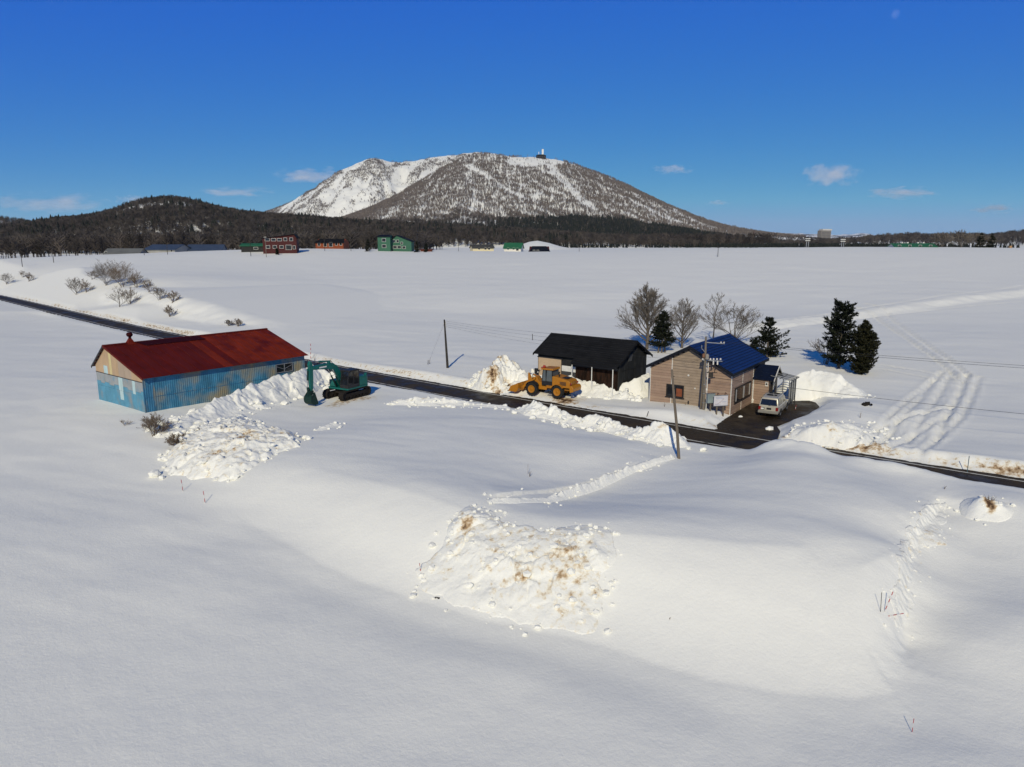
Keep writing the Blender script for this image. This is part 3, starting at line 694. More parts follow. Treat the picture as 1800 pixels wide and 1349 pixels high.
# valley woods between the far houses and the hills
def valley(n, x0, x1, y0, y1, lab, h0, h1, kind, m):
    x = rg.uniform(x0, x1, n); y = rg.uniform(y0, y1, n); P = np.stack([x, y, terr(x, y)-.3], 1)
    wood('valley_wood', lab, P, rg.uniform(h0, h1, n), kind, m, rg, .36)
valley(1500, -330, -60, 470, 640, 'bare wood in the valley behind the left farm sheds', 9, 15, 'spray', W_BARE2)
valley(2300, -420, 420, 1150, 1520, 'strip of bare birch wood behind the far cottages', 16, 26, 'spray', W_BIRCH)
valley(2600, 40, 640, 900, 1300, 'dark conifer strip behind the field crest', 4, 7.5, 'cone', W_CON)
valley(1200, -700, -330, 560, 900, 'bare wood on the flat before the left hill', 8, 14, 'spray', W_BARE2)

# ================================================================ PLOWED SNOW HEAPS
def heap(name, label, X, Y, thick, amp, scale, dirt, seed, chunks=0, csize=(.10, .28), group='plowed snow heaps', rough=1.0):
    """thick: height over the snow surface on the grid X, Y (negative outside)."""
    T = terr(X, Y); rt = np.abs(road_st(X, Y)[1]); clear_ = sstep(ROAD_W/2-.5, ROAD_W/2+.9, rt)
    thick = np.where(thick > 0, thick*clear_-.10*(1-clear_), thick)-np.where(rt < ROAD_W/2-.4, .5, 0)
    m = np.clip(thick/.25, 0, 1)
    wx = X+.5*scale*perlin(X/scale*.8, Y/scale*.8, seed+50); wy_ = Y+.5*scale*perlin(X/scale*.8+9, Y/scale*.8, seed+51)
    k1 = sstep(-.30, .25, fbm(X/1.9, Y/1.9, 2, seed+60)); k2 = sstep(-.25, .3, fbm(X/1.3+5, Y/1.3, 2, seed+61))
    n = amp*((blocks(wx/scale*.8, wy_/scale*.8, seed)-.3)*.8*k1+(blocks(wx/scale*1.9+7, wy_/scale*1.9, seed+3)-.4)*.45*k2+.14*(blocks(wx/scale*4.2, wy_/scale*4.2, seed+4)-.4)+.55*fbm(X/1.6, Y/1.6, 3, seed+62))*rough
    Z = T+np.where(thick > 0, thick, thick*1.5-.12)+n*m*np.minimum(1, .35+thick)
    keep = thick > -.35
    idx = -np.ones(X.shape, int); idx[keep] = np.arange(keep.sum())
    q = np.stack([idx[:-1, :-1], idx[:-1, 1:], idx[1:, 1:], idx[1:, :-1]], -1).reshape(-1, 4); q = q[(q >= 0).all(1)]
    me = bpy.data.meshes.new(name); V = np.stack([X, Y, Z], -1)[keep]
    c = V.mean(0); c[2] = float(T[keep].mean()); me.vertices.add(len(V)); me.vertices.foreach_set('co', (V-c).reshape(-1).astype(np.float32))
    raw_faces(me, q)
    a = me.attributes.new('dirt', 'FLOAT', 'POINT'); a.data.foreach_set('value', (dirt*np.ones(X.shape))[keep].astype(np.float32))
    t = thing(name, label, 'snow heap', tuple(c), 0, group)
    link('snow_body', me, SNOW_ROUGH, t)
    if chunks:
        rng = random.Random(seed); mb = MB(); H, W = X.shape; k = 0; tries = 0
        while k < chunks and tries < chunks*60:
            tries += 1; i = rng.randrange(H); j = rng.randrange(W)
            if -.30 < thick[i, j] < .45 and rng.random() < .8:
                r = csize[0]+(csize[1]-csize[0])*rng.random()**2.2
                mb.lump((X[i, j]-c[0], Y[i, j]-c[1], max(Z[i, j], T[i, j])-c[2]+r*.35), r, rng, (1.15, 1.0, .8)); k += 1
        o = mb.build('loose_chunks', SNOW_ROUGH, t); o['kind'] = 'stuff'
    return t
def ridge_heap(name, label, pts, res, amp, scale, dirtf, seed, chunks=0, power=1.15, **kw):
    P = [(*gp(a, b, z), z, w) for a, b, z, w in pts]; A = np.array(P); pad = A[:, 3].max()*1.1
    x = np.arange(A[:, 0].min()-pad, A[:, 0].max()+pad, res); y = np.arange(A[:, 1].min()-pad, A[:, 1].max()+pad, res)
    X, Y = np.meshgrid(x, y); d, tt = polydist(X, Y, P)
    ztop = np.interp(tt, np.arange(len(P)), A[:, 2]); w = np.interp(tt, np.arange(len(P)), A[:, 3])
    w = w*(1+.25*fbm(X/2.2, Y/2.2, 2, seed+40))
    q = d/w; base = terr(X, Y, False)
    thick = np.maximum(ztop-base, .15)*np.where(q < 1, (1-q)**power, (1-q)*.8)
    return heap(name, label, X, Y, thick, amp, scale, dirtf(X, Y), seed, chunks, **kw)
def patch_heap(name, label, poly, T, slope, res, amp, scale, dirtf, seed, chunks=0, **kw):
    P = [tuple(gpt(a, b))[:2] for a, b in poly]; A = np.array(P)
    x = np.arange(A[:, 0].min()-.8, A[:, 0].max()+.8, res); y = np.arange(A[:, 1].min()-.8, A[:, 1].max()+.8, res)
    X, Y = np.meshgrid(x, y); sd = polysd(X, Y, P)+.45*fbm(X/1.3, Y/1.3, 3, seed+40)
    thick = np.where(sd < 0, T*(1-np.exp(sd*slope/T)), -sd*.6)
    return heap(name, label, X, Y, thick, amp, scale, dirtf(X, Y), seed, chunks, **kw)
def spots(lst, base=0.0):
    S = [(*gp(a, b, z), k, w) for a, b, z, k, w in lst]
    def f(X, Y):
        d = np.full(X.shape, base)
        for x, y, k, w in S: d = d+k*np.exp(-((X-x)**2+(Y-y)**2)/w**2)
        return d
    return f

ridge_heap('snow_heap', 'long heap of white snow chunks along the blue barn wall', [(300,752,.9,1.3),(340,725,1.3,1.7),(385,702,1.7,2.0),(430,683,2.0,2.3),(475,665,2.25,2.4),(520,655,2.3,2.2),(556,645,2.2,1.9),(590,655,1.6,1.4)],
           .09, .46, 1.1, spots([(400,730,.8,.16,1.3),(560,690,.6,.28,1.0),(600,675,.6,.3,1.0)]), 101, 110, csize=(.10, .42))
ridge_heap('snow_heap', 'grey snow block leaning at the end of the barn heap', [(398,752,1.4,1.4),(425,728,1.3,1.2)], .08, .6, .8, spots([(420,715,1.,.22,.6)]), 103, 30)
patch_heap('snow_heap', 'brown-streaked spill of snow lumps below the barn yard', [(400,745),(440,742),(480,757),(530,768),(525,785),(480,800),(440,825),(415,842),(350,842),(285,835),(292,800),(320,770),(360,755)],
           1.0, .75, .08, .42, .75, spots([(425,790,.8,.30,.55),(440,778,.8,.36,.5),(412,812,.5,.33,.45),(410,768,.9,.16,1.2),(370,830,.0,.10,1.2),(500,772,.9,.16,1.0),(318,800,.2,.18,.7),(385,818,.2,.25,.4),(450,790,.7,.12,1.2)], .24), 107, 90, csize=(.06, .28))
ridge_heap('snow_heap', 'tall pointed snow heap streaked with brown soil beside the dark shed', [(830,670,1.2,1.7),(858,652,2.0,2.5),(887,624,3.1,3.1),(906,642,2.3,2.4),(928,664,1.3,1.6)],
           .09, .75, .85, spots([(862,650,1.7,.70,.8),(866,668,1.1,.66,.8),(880,645,2.0,.34,.7),(893,668,1.1,.70,.5),(875,680,.7,.66,.6),(850,660,1.2,.40,.8),(900,680,.6,.5,.6),(835,685,.4,.22,1.5),(900,636,2.4,.30,.8),(884,632,2.5,.28,.8)], .07), 113, 100, csize=(.08, .34))
ridge_heap('snow_heap', 'bright white chunky snow heap in front of the dark shed doors', [(935,655,1.2,1.3),(965,664,1.3,1.4),(1005,664,1.6,1.8),(1035,667,1.5,1.8),(1065,676,1.2,1.6),(1100,690,.7,1.2)],
           .09, .62, .85, spots([(1020,690,.5,.05,1.)]), 127, 90, csize=(.08, .36))
ridge_heap('snow_heap', 'sliced snow bank between the dark shed and the house', [(1085,676,1.3,1.0),(1105,670,1.6,1.2),(1122,664,1.9,1.3),(1140,655,2.2,1.4)], .09, .25, .8, spots([]), 131, 20)
ridge_heap('snow_heap', 'white ridge of snow chunks along the near road edge', [(925,712,1.05,.8),(945,709,1.5,1.3),(985,725,1.15,1.1),(1020,735,1.15,1.1),(1050,728,1.5,1.3),(1085,745,1.2,1.1),(1120,752,1.3,1.2),(1165,747,1.75,1.6),(1182,755,1.5,1.2)],
           .075, .50, .62, spots([(1162,762,1.2,.42,.45),(1180,765,1.,.3,.5),(1130,765,.8,.12,.5)]), 137, 110, csize=(.07, .30))
ridge_heap('snow_heap', 'dirty yellowish snow bank across the road from the pole', [(700,705,.8,.9),(730,700,1.05,1.1),(765,700,1.1,1.1),(795,703,.95,1.0),(840,712,.6,.6),(890,717,.5,.5)],
           .08, .42, .7, spots([(745,703,.9,.36,.9),(775,702,.9,.38,.8),(720,706,.7,.24,.7)]), 139, 80, csize=(.06, .22))
ridge_heap('snow_heap', 'big smooth snow bank curving behind the porch', [(1388,668,1.7,1.7),(1412,655,2.3,2.2),(1445,652,2.5,2.4),(1478,660,2.3,2.2),(1490,675,1.6,1.9)],
           .1, .30, 1.1, spots([(1440,690,.6,.16,1.2),(1475,690,.6,.18,1.0),(1400,695,.4,.14,1.)]), 149, 40, csize=(.06, .2), power=.8, rough=.8)
ridge_heap('snow_heap', 'yellow-stained snow mound right of the parked car', [(1425,752,1.1,1.4),(1462,741,1.6,2.1),(1495,745,1.4,2.0),(1525,752,1.0,1.6)], .085, .26, .8, spots([(1455,765,.7,.22,.9),(1480,770,.6,.22,.8),(1465,742,1.6,.2,.5)]), 151, 90, csize=(.05, .2))
patch_heap('snow_heap', 'large dirty snow spill at the end of the dug path', [(800,905),(825,893),(868,905),(905,925),(960,932),(1012,930),(1050,935),(1065,990),(1055,1060),(1050,1116),(985,1108),(900,1098),(800,1062),(742,1035),(738,1000),(775,958)],
           .40, .26, .05, .46, .75, spots([(825,918,1.4,.16,.5),(985,965,1.1,.14,.4),(1003,972,1.0,.16,.3),(945,962,1.1,.06,1.0),(905,992,.6,.18,.45),(922,996,.5,.16,.35),(870,952,1.1,.18,.35),(1030,965,.9,.06,1.0),(1000,1015,.1,.06,1.1),(865,1010,.2,.16,.3),(990,1032,-.3,.10,.5),(820,1045,-.6,.14,.3),(780,975,.5,.18,.35),(800,1060,-.8,-.14,1.6),(900,1085,-1.,-.14,1.4),(770,1010,-.3,-.12,1.3),(870,960,1.0,-.10,.8)], .31), 157, 150, csize=(.03, .19), rough=.8)
ridge_heap('snow_heap', 'low ragged snow edge along the left side of the dug path', [(868,892,1.15,.4),(905,887,1.2,.45),(960,878,1.18,.42),(1040,848,1.05,.36),(1110,821,.92,.32),(1180,801,.8,.3)], .055, .22, .34, spots([(925,890,1.1,.22,.4)], .03), 181, 60, csize=(.03, .13))
ridge_heap('snow_heap', 'rounded snow knob with a brown face at the path end', [(812,908,1.5,.8),(828,902,1.62,.9),(846,903,1.5,.8)], .05, .24, .5, spots([(826,915,1.4,.36,.45),(815,925,1.1,.34,.35)], .12), 163, 20, csize=(.04, .14))
ridge_heap('snow_heap', 'crumbled snow rim at the right of the dirty spill', [(975,945,1.25,.8),(1010,940,1.38,1.0),(1040,945,1.32,1.0),(1050,965,1.1,.9)], .05, .26, .5, spots([(1020,955,1.2,.12,.8)], .25), 167, 40, csize=(.04, .16))
ridge_heap('snow_heap', 'small roadside snow heap with brown grass poking out', [(1728,875,1.42,1.0),(1748,881,1.36,.95)], .06, .18, .6, spots([(1738,888,1.1,.5,.35),(1745,900,.9,.5,.35),(1735,880,1.3,.35,.4)]), 173, 16, csize=(.04, .14))
patch_heap('snow_heap', 'rough crumbling snow face of the dug hollow on the right', [(1632,884),(1662,886),(1662,955),(1618,968),(1604,1010),(1598,1060),(1598,1108),(1570,1105),(1568,1045),(1578,985),(1594,938)],
           .10, .30, .045, .34, .30, spots([(1645,945,.3,.14,.9),(1615,960,.4,.12,.6)], .22), 187, 70, csize=(.02, .09))
ridge_heap('snow_heap', 'low fresh snow lump on the near edge of the barn yard', [(590,745,.95,.7),(570,752,.9,.7)], .08, .25, .5, spots([]), 179, 14, csize=(.05, .16))
def snowball(px, py, r, label, seed):
    p = gpt(px, py); rng = random.Random(seed); mb = MB()
    mb.lump((0, 0, r*.6), r, rng, (1.2, 1, .85)); mb.lump((-r*.6, r*.1, r*.4), r*.7, rng)
    tag(mb.build('snow_block', SNOW_ROUGH, None, tuple(p)), label, 'snow block', 'loose snow blocks')
snowball(272, 838, .34, 'lone snow block in the field below the barn heap', 3)
snowball(412, 843, .26, 'snow block at the foot of the brown-streaked spill', 4)
snowball(742, 1014, .12, 'small snow ball beside the dirty spill', 5)
snowball(1236, 793, .22, 'small snow block beside the leaning wooden pole', 6)
snowball(1322, 709, .42, 'little white snow pile against the porch wall by the car', 8)
snowball(1302, 735, .16, 'small melting snow lump on the bare driveway', 9)
snowball(1352, 757, .26, 'melting snow patch where the driveway meets the road', 10)

# ================================================================ BUILDINGS
DARK = mat('dark_metal', (.018, .018, .02), .5, .0, .3)
BLACK = mat('black_rubber', (.012, .012, .012), .8, 0, .3, 6)
WHITE = mat('white_paint', (.70, .70, .66), .55, 0, .12)
GLASS = mat('dark_glass', (.012, .014, .017), .06, 0, .2, spec=.6)
STEEL = mat('dull_steel', (.30, .31, .32), .45, .6, .2)
WOODG = mat('weathered_wood', (.19, .165, .13), .85, 0, .35, 3, .4, 30, stretch=(1, 1, .2))
CURTAIN = mat('curtain', (.50, .47, .40), .9, 0, .1)

def wall_poly(name, m, parent, pts, thick_axis, a, b):   # pts in the two other axes
    return MB().prism(pts, a, b, thick_axis).build(name, m, parent)

# ---------------------------------------------------------------- the barn
BLUE1 = mat('barn_blue_worn', (.036, .178, .300), .65, 0, .35, 1.2, .3, 12, c2=(.235, .205, .135), mixlo=.47, mixhi=.68, mscale=.6, stretch=(1, 1, .85))
BLUE2 = mat('barn_blue_streaked', (.028, .14, .25), .65, 0, .4, 1.6, .3, 12, c2=(.20, .185, .13), mixlo=.52, mixhi=.70, mscale=1.3, stretch=(1.6, 1.6, .35))
BLUE3 = mat('barn_blue_gable', (.085, .265, .385), .6, 0, .2, 1.2, .2, 12, c2=(.24, .25, .25), mixlo=.55, mixhi=.75, mscale=.8)
BLUEGREY = mat('barn_grey_gable', (.285, .305, .315), .65, 0, .15, 1.5, .2, 12, c2=(.14, .27, .36), mixlo=.5, mixhi=.75, mscale=1.1)
PALEB = mat('barn_pale_strip', (.42, .56, .58), .6, 0, .12)
TAN = mat('barn_plywood_tan', (.44, .31, .19), .75, 0, .16, 1.5, .2, 20, c2=(.36, .27, .19), mixlo=.5, mixhi=.7, mscale=1.2, stretch=(1, 1, .3))
TAN2 = mat('barn_plywood_grey', (.37, .29, .22), .75, 0, .16, 1.5, .2, 20, stretch=(1, 1, .3))
CREAM = mat('barn_cream_strip', (.56, .47, .24), .7, 0, .1)
RED1 = mat('barn_roof_maroon', (.10, .009, .005), .62, 0, .28, .9, .25, 14, c2=(.10, .012, .008), mixlo=.45, mixhi=.75, mscale=.5, spec=.12)
RED2 = mat('barn_roof_red', (.175, .020, .006), .62, 0, .25, .9, .25, 14, c2=(.085, .007, .006), mixlo=.48, mixhi=.7, mscale=.6, spec=.12)
RED3 = mat('barn_roof_patch', (.032, .003, .004), .65, 0, .2, spec=.1)
barn = thing('barn', 'long old barn with red metal roof and worn blue walls', 'barn', (-33.85, 60.41, 0), math.radians(51.64))
Lb, YN, YF, YR, ZE, ZR = 16.1, -4.875, 4.875, 2.07, 3.7, 5.8
SN = (ZR-ZE)/(YR-YN); SF = (ZR-ZE)/(YF-YR)
def rib_panel(w, h, ribs=5, d=.022):
    mb = MB(); prof = []
    for i in range(ribs):
        a = w*i/ribs; s = w/ribs
        prof += [(a, 0), (a+s*.55, 0), (a+s*.68, -d), (a+s*.87, -d)]
    prof.append((w, 0)); n = len(prof)
    vs = [(x, y, 0) for x, y in prof]+[(x, y, h) for x, y in prof]
    mb.add(vs, [(i, i+1, n+i+1, n+i) for i in range(n-1)]); return mb
wp = (Lb-.42)/17
me_lo = rib_panel(wp-.012, 2.25).mesh('wall_panel'); me_up = rib_panel(wp-.012, 1.70).mesh('wall_panel')
rngb = random.Random(8)
for i in range(17):
    for me, z0 in ((me_lo, -.3), (me_up, 1.975)):
        m2 = me if False else me.copy(); m2.materials.append(BLUE2 if (i < 1) else BLUE1)
        link('wall_panel', m2, None, barn, (.21+i*wp, -4.44-.006*(z0 > 0), z0))
MB().box(.21, Lb-.21, -4.43, -4.38, -.3, 3.78).build('wall', BLUE2, barn)
MB().box(.2, Lb-.2, -4.475, -4.445, 3.62, 3.76).build('eave_trim', BLUE2, barn)
MB().box(.2, Lb-.2, -4.47, -4.442, 1.955, 2.0).build('joint_strip', BLUE2, barn)
# gable towards the camera: lower band of metal sheets, upper band of plywood
gy0, gy1, gmid = -4.44, 4.44, 3.28
def roofz(y): return ZE+(y-YN)*SN if y < YR else ZE+(YF-y)*SF
ys = [-4.44, -3.95, -2.99, -2.48, -1.6, -.7, .08, 1.0, 1.95, 2.85, 3.6, 4.44]
for i in range(len(ys)-1):
    a, b = ys[i]+.006, ys[i+1]-.006
    nar = i in (2, 5)
    MB().box(.185, .21, a, b, -.3, 2.1).build('gable_panel', BLUE3, barn)
    if nar:
        MB().box(.175, .21, a, b, 2.11, gmid-.01).build('gable_panel', PALEB, barn)
        if i == 5: MB().box(.172, .184, a+.03, b-.1, 1.3, 2.1).build('patch_sheet', PALEB, barn)
    else:
        zz = 2.35 if i % 2 else 2.5
        MB().box(.185, .21, a, b, 2.112, zz-.006).build('gable_panel', BLUE3, barn)
        MB().box(.185, .21, a, b, zz+.006, gmid-.01).build('gable_panel', BLUEGREY, barn)
yt = [-4.44, -3.6, -2.5, -1.25, -.1, 1.15, 1.62, 2.35, 3.3, 4.44]
for i in range(len(yt)-1):
    a, b = yt[i]+.005, yt[i+1]-.005
    m = CREAM if i == 5 else (TAN2 if i in (2, 3) else TAN)
    top = [(b, roofz(b)-.12), (a, roofz(a)-.12)]
    if a < YR < b: top = [(b, roofz(b)-.12), (YR, ZR-.12), (a, roofz(a)-.12)]
    MB().prism([(a, gmid+.01), (b, gmid+.01)]+top, .19, .215, 'x').build('plywood_sheet', m, barn)
MB().box(.178, .19, 2.0, 2.75, gmid+.02, gmid+.72).build('patch_sheet', PALEB, barn)
MB().box(.16, .20, -4.45, 4.45, gmid-.035, gmid+.02).build('joint_strip', DARK, barn)
MB().box(.15, .22, -4.47, -4.41, -.3, 3.7).build('corner_trim', BLUE2, barn)
# hidden walls
MB().box(.21, Lb-.21, 4.40, 4.44, -.3, 3.9).build('wall', BLUE3, barn)
MB().prism([(-4.44, -.3), (4.44, -.3), (4.44, roofz(4.44)-.12), (YR, ZR-.12), (-4.44, roofz(-4.44)-.12)], Lb-.25, Lb-.21, 'x').build('wall', BLUE3, barn)
MB().prism([(-4.40, -.3), (4.40, -.3), (4.40, roofz(4.40)-.14), (YR, ZR-.14), (-4.40, roofz(-4.40)-.14)], .23, .26, 'x').build('gable_backing', DARK, barn)
# roof sheets with standing seams
nr_ = 20; pw = Lb/nr_
def roof_panel(w, y0, z0, y1, z1, seam=.05):
    mb = MB(); t = .03
    mb.hexa([(0, y0, z0-t), (w, y0, z0-t), (w, y1, z1-t), (0, y1, z1-t)], [(0, y0, z0), (w, y0, z0), (w, y1, z1), (0, y1, z1)])
    mb.hexa([(0, y0, z0+.002), (.045, y0, z0+.002), (.045, y1, z1+.002), (0, y1, z1+.002)], [(0, y0, z0+seam), (.045, y0, z0+seam), (.045, y1, z1+seam), (0, y1, z1+seam)])
    return mb
pn = roof_panel(pw-.01, YN, ZE, YR, ZR); pf = roof_panel(pw-.01, YF, ZE, YR+.02, ZR)
pnm = {k: pn.mesh('roof_panel') for k in (0, 1)}; pfm = pf.mesh('roof_panel')
pnm[0].materials.append(RED1); pnm[1].materials.append(RED2); pfm.materials.append(RED1)
for i in range(nr_):
    link('roof_panel', pnm[1 if i >= 11 or i == 9 else 0], None, barn, (i*pw, 0, 0)); link('roof_panel', pfm, None, barn, (i*pw, 0, 0))
MB().hexa([(3.2, YR-1.0, ZR-1.0*SN+.052), (8.9, YR-1.0, ZR-1.0*SN+.052), (8.5, YR-.12, ZR-.12*SN+.052), (2.8, YR-.12, ZR-.12*SN+.052)],
          [(3.2, YR-1.0, ZR-1.0*SN+.07), (8.9, YR-1.0, ZR-1.0*SN+.07), (8.5, YR-.12, ZR-.12*SN+.07), (2.8, YR-.12, ZR-.12*SN+.07)]).build('patch_sheet', RED3, barn)
MB().prism([(YR-.22, ZR-.22*SN+.055), (YR, ZR+.075), (YR+.16, ZR-.16*SF+.055), (YR+.14, ZR-.16*SF+.03), (YR, ZR+.045), (YR-.22, ZR-.22*SN+.03)], -.03, Lb+.03, 'x').build('ridge_cap', RED1, barn)
for (y0, z0, y1, z1) in ((YN, ZE, YR, ZR), (YF, ZE, YR, ZR)):
    MB().hexa([(-.03, y0, z0-.16), (.02, y0, z0-.16), (.02, y1, z1-.16), (-.03, y1, z1-.16)], [(-.03, y0, z0+.03), (.02, y0, z0+.03), (.02, y1, z1+.03), (-.03, y1, z1+.03)]).build('barge_board', RED1 if y0 < 0 else DARK, barn)
for k in range(6):
    y = 2.3+.45*k; MB().bar((.0, y, ZR-(y-YR)*SF-.09), (.2, y, ZR-(y-YR)*SF-.09), .05, .08).build('purlin', WOODG, barn)
vent = MB().lathe([(.52, 0), (.30, .28), (.16, .50), (.13, .52)], 4).build('roof_vent', RED2, barn, (2.35, YR, ZR-.12), (0, 0, math.pi/4))
MB().lathe([(.12, .5), (.12, .66), (.20, .70), (.27, .80), (.27, .92), (.20, 1.02), (.08, 1.06)], 14).build('vent_cap', RED3, vent, smooth='auto')
win = MB().box(12.6, 14.4, -4.52, -4.46, 2.34, 3.14).build('window', DARK, barn)
for (x0, x1, z0, z1) in ((12.6, 14.4, 3.10, 3.16), (12.6, 14.4, 2.32, 2.38), (12.57, 12.64, 2.32, 3.16), (14.36, 14.43, 2.32, 3.16), (13.46, 13.54, 2.38, 3.10)):
    MB().box(x0, x1, -4.56, -4.505, z0, z1).build('window_frame', STEEL, win)
for a, b in ((12.64, 13.46), (13.54, 14.36)): MB().box(a, b, -4.535, -4.522, 2.38, 3.10).build('pane', GLASS, win)
MB().bar((12.66, -4.55, 2.95), (13.46, -4.55, 2.62), .05, .04).build('brace', STEEL, win); MB().bar((13.54, -4.55, 2.66), (14.34, -4.55, 2.95), .05, .04).build('brace', STEEL, win)

# ---------------------------------------------------------------- the dark shed
CHAR = mat('shed_roof_charcoal', (.013, .013, .0135), .75, 0, .35, 1.2, .3, 16, spec=.10)
SHEDW = mat('shed_wall_grey', (.022, .0235, .024), .8, 0, .4, 1.5, .3, 14, c2=(.038, .04, .041), mixlo=.5, mixhi=.7, stretch=(1, 1, .3), spec=.15)
BEIGE = mat('shed_door_beige', (.49, .36, .23), .6, 0, .06)
BROWN = mat('shed_door_brown', (.028, .014, .009), .8, 0, .4, 2, .3, 20, c2=(.012, .007, .005), mixlo=.45, mixhi=.6, stretch=(1, 1, .25), spec=.1)
shed = thing('shed', 'dark shed with black roof, beige sliding door and lean-to porch', 'shed', (4.12, 74.94, 0), math.radians(-38))
Ls, Ws, zs, zr_, ss = 10.13, 3.21, 3.51, 5.25, (5.25-3.51)/3.21
def course(length, x0, y0, z0, y1, z1, t=.035):   # one stepped course of a roof, lower edge thick
    return MB().hexa([(x0, y0, z0-.02), (x0+length, y0, z0-.02), (x0+length, y1, z1-.02), (x0, y1, z1-.02)], [(x0, y0, z0+t), (x0+length, y0, z0+t), (x0+length, y1, z1+.003), (x0, y1, z1+.003)])
nc = 11
for side in (-1, 1):
    for k in range(nc):
        ya, yb = side*Ws*(1-k/nc), side*Ws*(1-(k+1.12)/nc)
        if side*yb < 0: yb = 0
        za, zb = zr_-abs(ya)*ss, zr_-abs(yb)*ss
        course(Ls, 0, ya, za, yb, zb, .05).build('roof_course', CHAR, shed)
for k in range(2):
    ya, yb = -Ws-.75+k*.375, -Ws-.75+(k+1.1)*.375
    course(Ls-5.0, 5.0, ya, zr_-abs(ya)*ss+.01, yb, zr_-abs(yb)*ss-.03).build('roof_course', CHAR, shed)
MB().prism([(-.2, zr_-.2*ss+.03), (0, zr_+.06), (.2, zr_-.2*ss+.03), (0, zr_-.02)], -.03, Ls+.03, 'x').build('ridge_cap', CHAR, shed)
for sd in (-1, 1):
    for xx in (-.04, Ls):
        MB().hexa([(xx, sd*Ws, zs-.2), (xx+.05, sd*Ws, zs-.2), (xx+.05, 0, zr_-.2), (xx, 0, zr_-.2)], [(xx, sd*Ws, zs+.03), (xx+.05, sd*Ws, zs+.03), (xx+.05, 0, zr_+.03), (xx, 0, zr_+.03)]).build('barge_board', CHAR, shed)
gw = 2.75
MB().box(.35, Ls-.42, -gw, -gw+.06, -.2, 3.55).build('wall', SHEDW, shed); MB().box(.35, Ls-.42, gw-.06, gw, -.2, 3.55).build('wall', SHEDW, shed)
MB().prism([(-gw, -.2), (gw, -.2), (gw, zr_-gw*ss-.1), (0, zr_-.1), (-gw, zr_-gw*ss-.1)], .3, .35, 'x').build('wall', SHEDW, shed)
npn = 7
for i in range(npn):    # corrugated sheets on the visible gable
    a, b = -gw+2*gw*i/npn+.006, -gw+2*gw*(i+1)/npn-.006
    top = [(b, zr_-abs(b)*ss-.08), (a, zr_-abs(a)*ss-.08)]
    if a < 0 < b: top.insert(1, (0, zr_-.08))
    MB().prism([(a, -.2), (b, -.2)]+top, Ls-.43, Ls-.40-.02*(i % 2), 'x').build('gable_panel', SHEDW, shed)
MB().prism([(-1.05, 3.35), (-.35, 3.35), (-.15, 4.0), (-.7, 3.95)], Ls-.40, Ls-.375, 'x').build('patch_sheet', mat('shed_patch', (.07, .072, .072), .7), shed)
for z in (1.55, 2.55): MB().box(Ls-.41, Ls-.375, -2.3, 1.9, z, z+.03).build('joint_strip', mat('shed_patch2', (.012, .012, .012), .8), shed)
door = MB().box(.42, 3.2, -gw-.10, -gw-.04, .3, 3.12).build('sliding_door', BEIGE, shed)
for x in (1.1, 1.8, 2.5): MB().box(x, x+.03, -gw-.112, -gw-.10, .32, 3.1).build('door_rib', BEIGE, door)
MB().box(.3, 3.4, -gw-.14, -gw-.05, 3.13, 3.22).build('door_rail', DARK, shed)
MB().box(3.28, 4.9, -gw-.07, -gw-.03, 2.0, 2.55).build('signboard', WHITE, shed); MB().box(3.28, 4.9, -gw-.06, -gw-.02, .3, 1.98).build('wall_panel', mat('shed_panel_grey', (.05, .052, .055), .7), shed)
for i in range(4):
    x = 4.95+i*1.18; MB().box(x, x+1.15, -gw-.09, -gw-.03, .2, 2.62).build('plank_door', BROWN, shed)
    for j in range(5): MB().box(x+.04+j*.22, x+.055+j*.22, -gw-.097, -gw-.09, .25, 2.58).build('board_batten', BROWN, shed)
MB().box(4.9, Ls-.4, -gw-.12, -gw-.03, 2.64, 2.9).build('lintel', DARK, shed)
for x in (5.1, 7.35, 9.65): MB().tube([(x, -3.75, .2), (x, -3.75, 3.06)], .045, 8).build('post', WHITE, shed)
MB().box(5.0, 10.1, -3.82, -3.68, 2.96, 3.08).build('eave_beam', DARK, shed)
MB().box(-.08, .3, -gw-.1, -gw+.15, 1.3, 1.9).build('meter_box', DARK, shed)

# ---------------------------------------------------------------- the house
SID = [mat('siding_rose', (.305, .21, .152), .75, 0, .12, 2, .2, 20), mat('siding_brown', (.28, .19, .138), .75, 0, .12, 2, .2, 20), mat('siding_dusty', (.325, .228, .165), .75, 0, .12, 2, .2, 20)]
GAP_SHADE = mat('siding_gap_shade', (.05, .032, .022), .8, 0, .1)  # dark brown behind the clapboards, painted as the shadow lines between them
SIDG = [mat('siding_tan', (.29, .225, .165), .75, 0, .12, 2, .2, 20), mat('siding_grey_tan', (.272, .21, .152), .75, 0, .12, 2, .2, 20)]
BLUER = mat('house_roof_blue', (.007, .022, .100), .5, 0, .22, 1.5, .1, 20, spec=.25)
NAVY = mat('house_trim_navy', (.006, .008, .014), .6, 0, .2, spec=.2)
TRIM = mat('house_trim_white', (.62, .60, .55), .6, 0, .08)
FRAME = mat('window_frame_brown', (.020, .017, .015), .5)
house = thing('house', 'small brown clapboard house with a blue metal roof', 'house', (15.42, 61.86, 0), math.radians(54.7))
Lh, Wh, zeh, zrh = 10.32, 3.95, 3.66, 5.72; sh = (zrh-zeh)/Wh
nc = 14
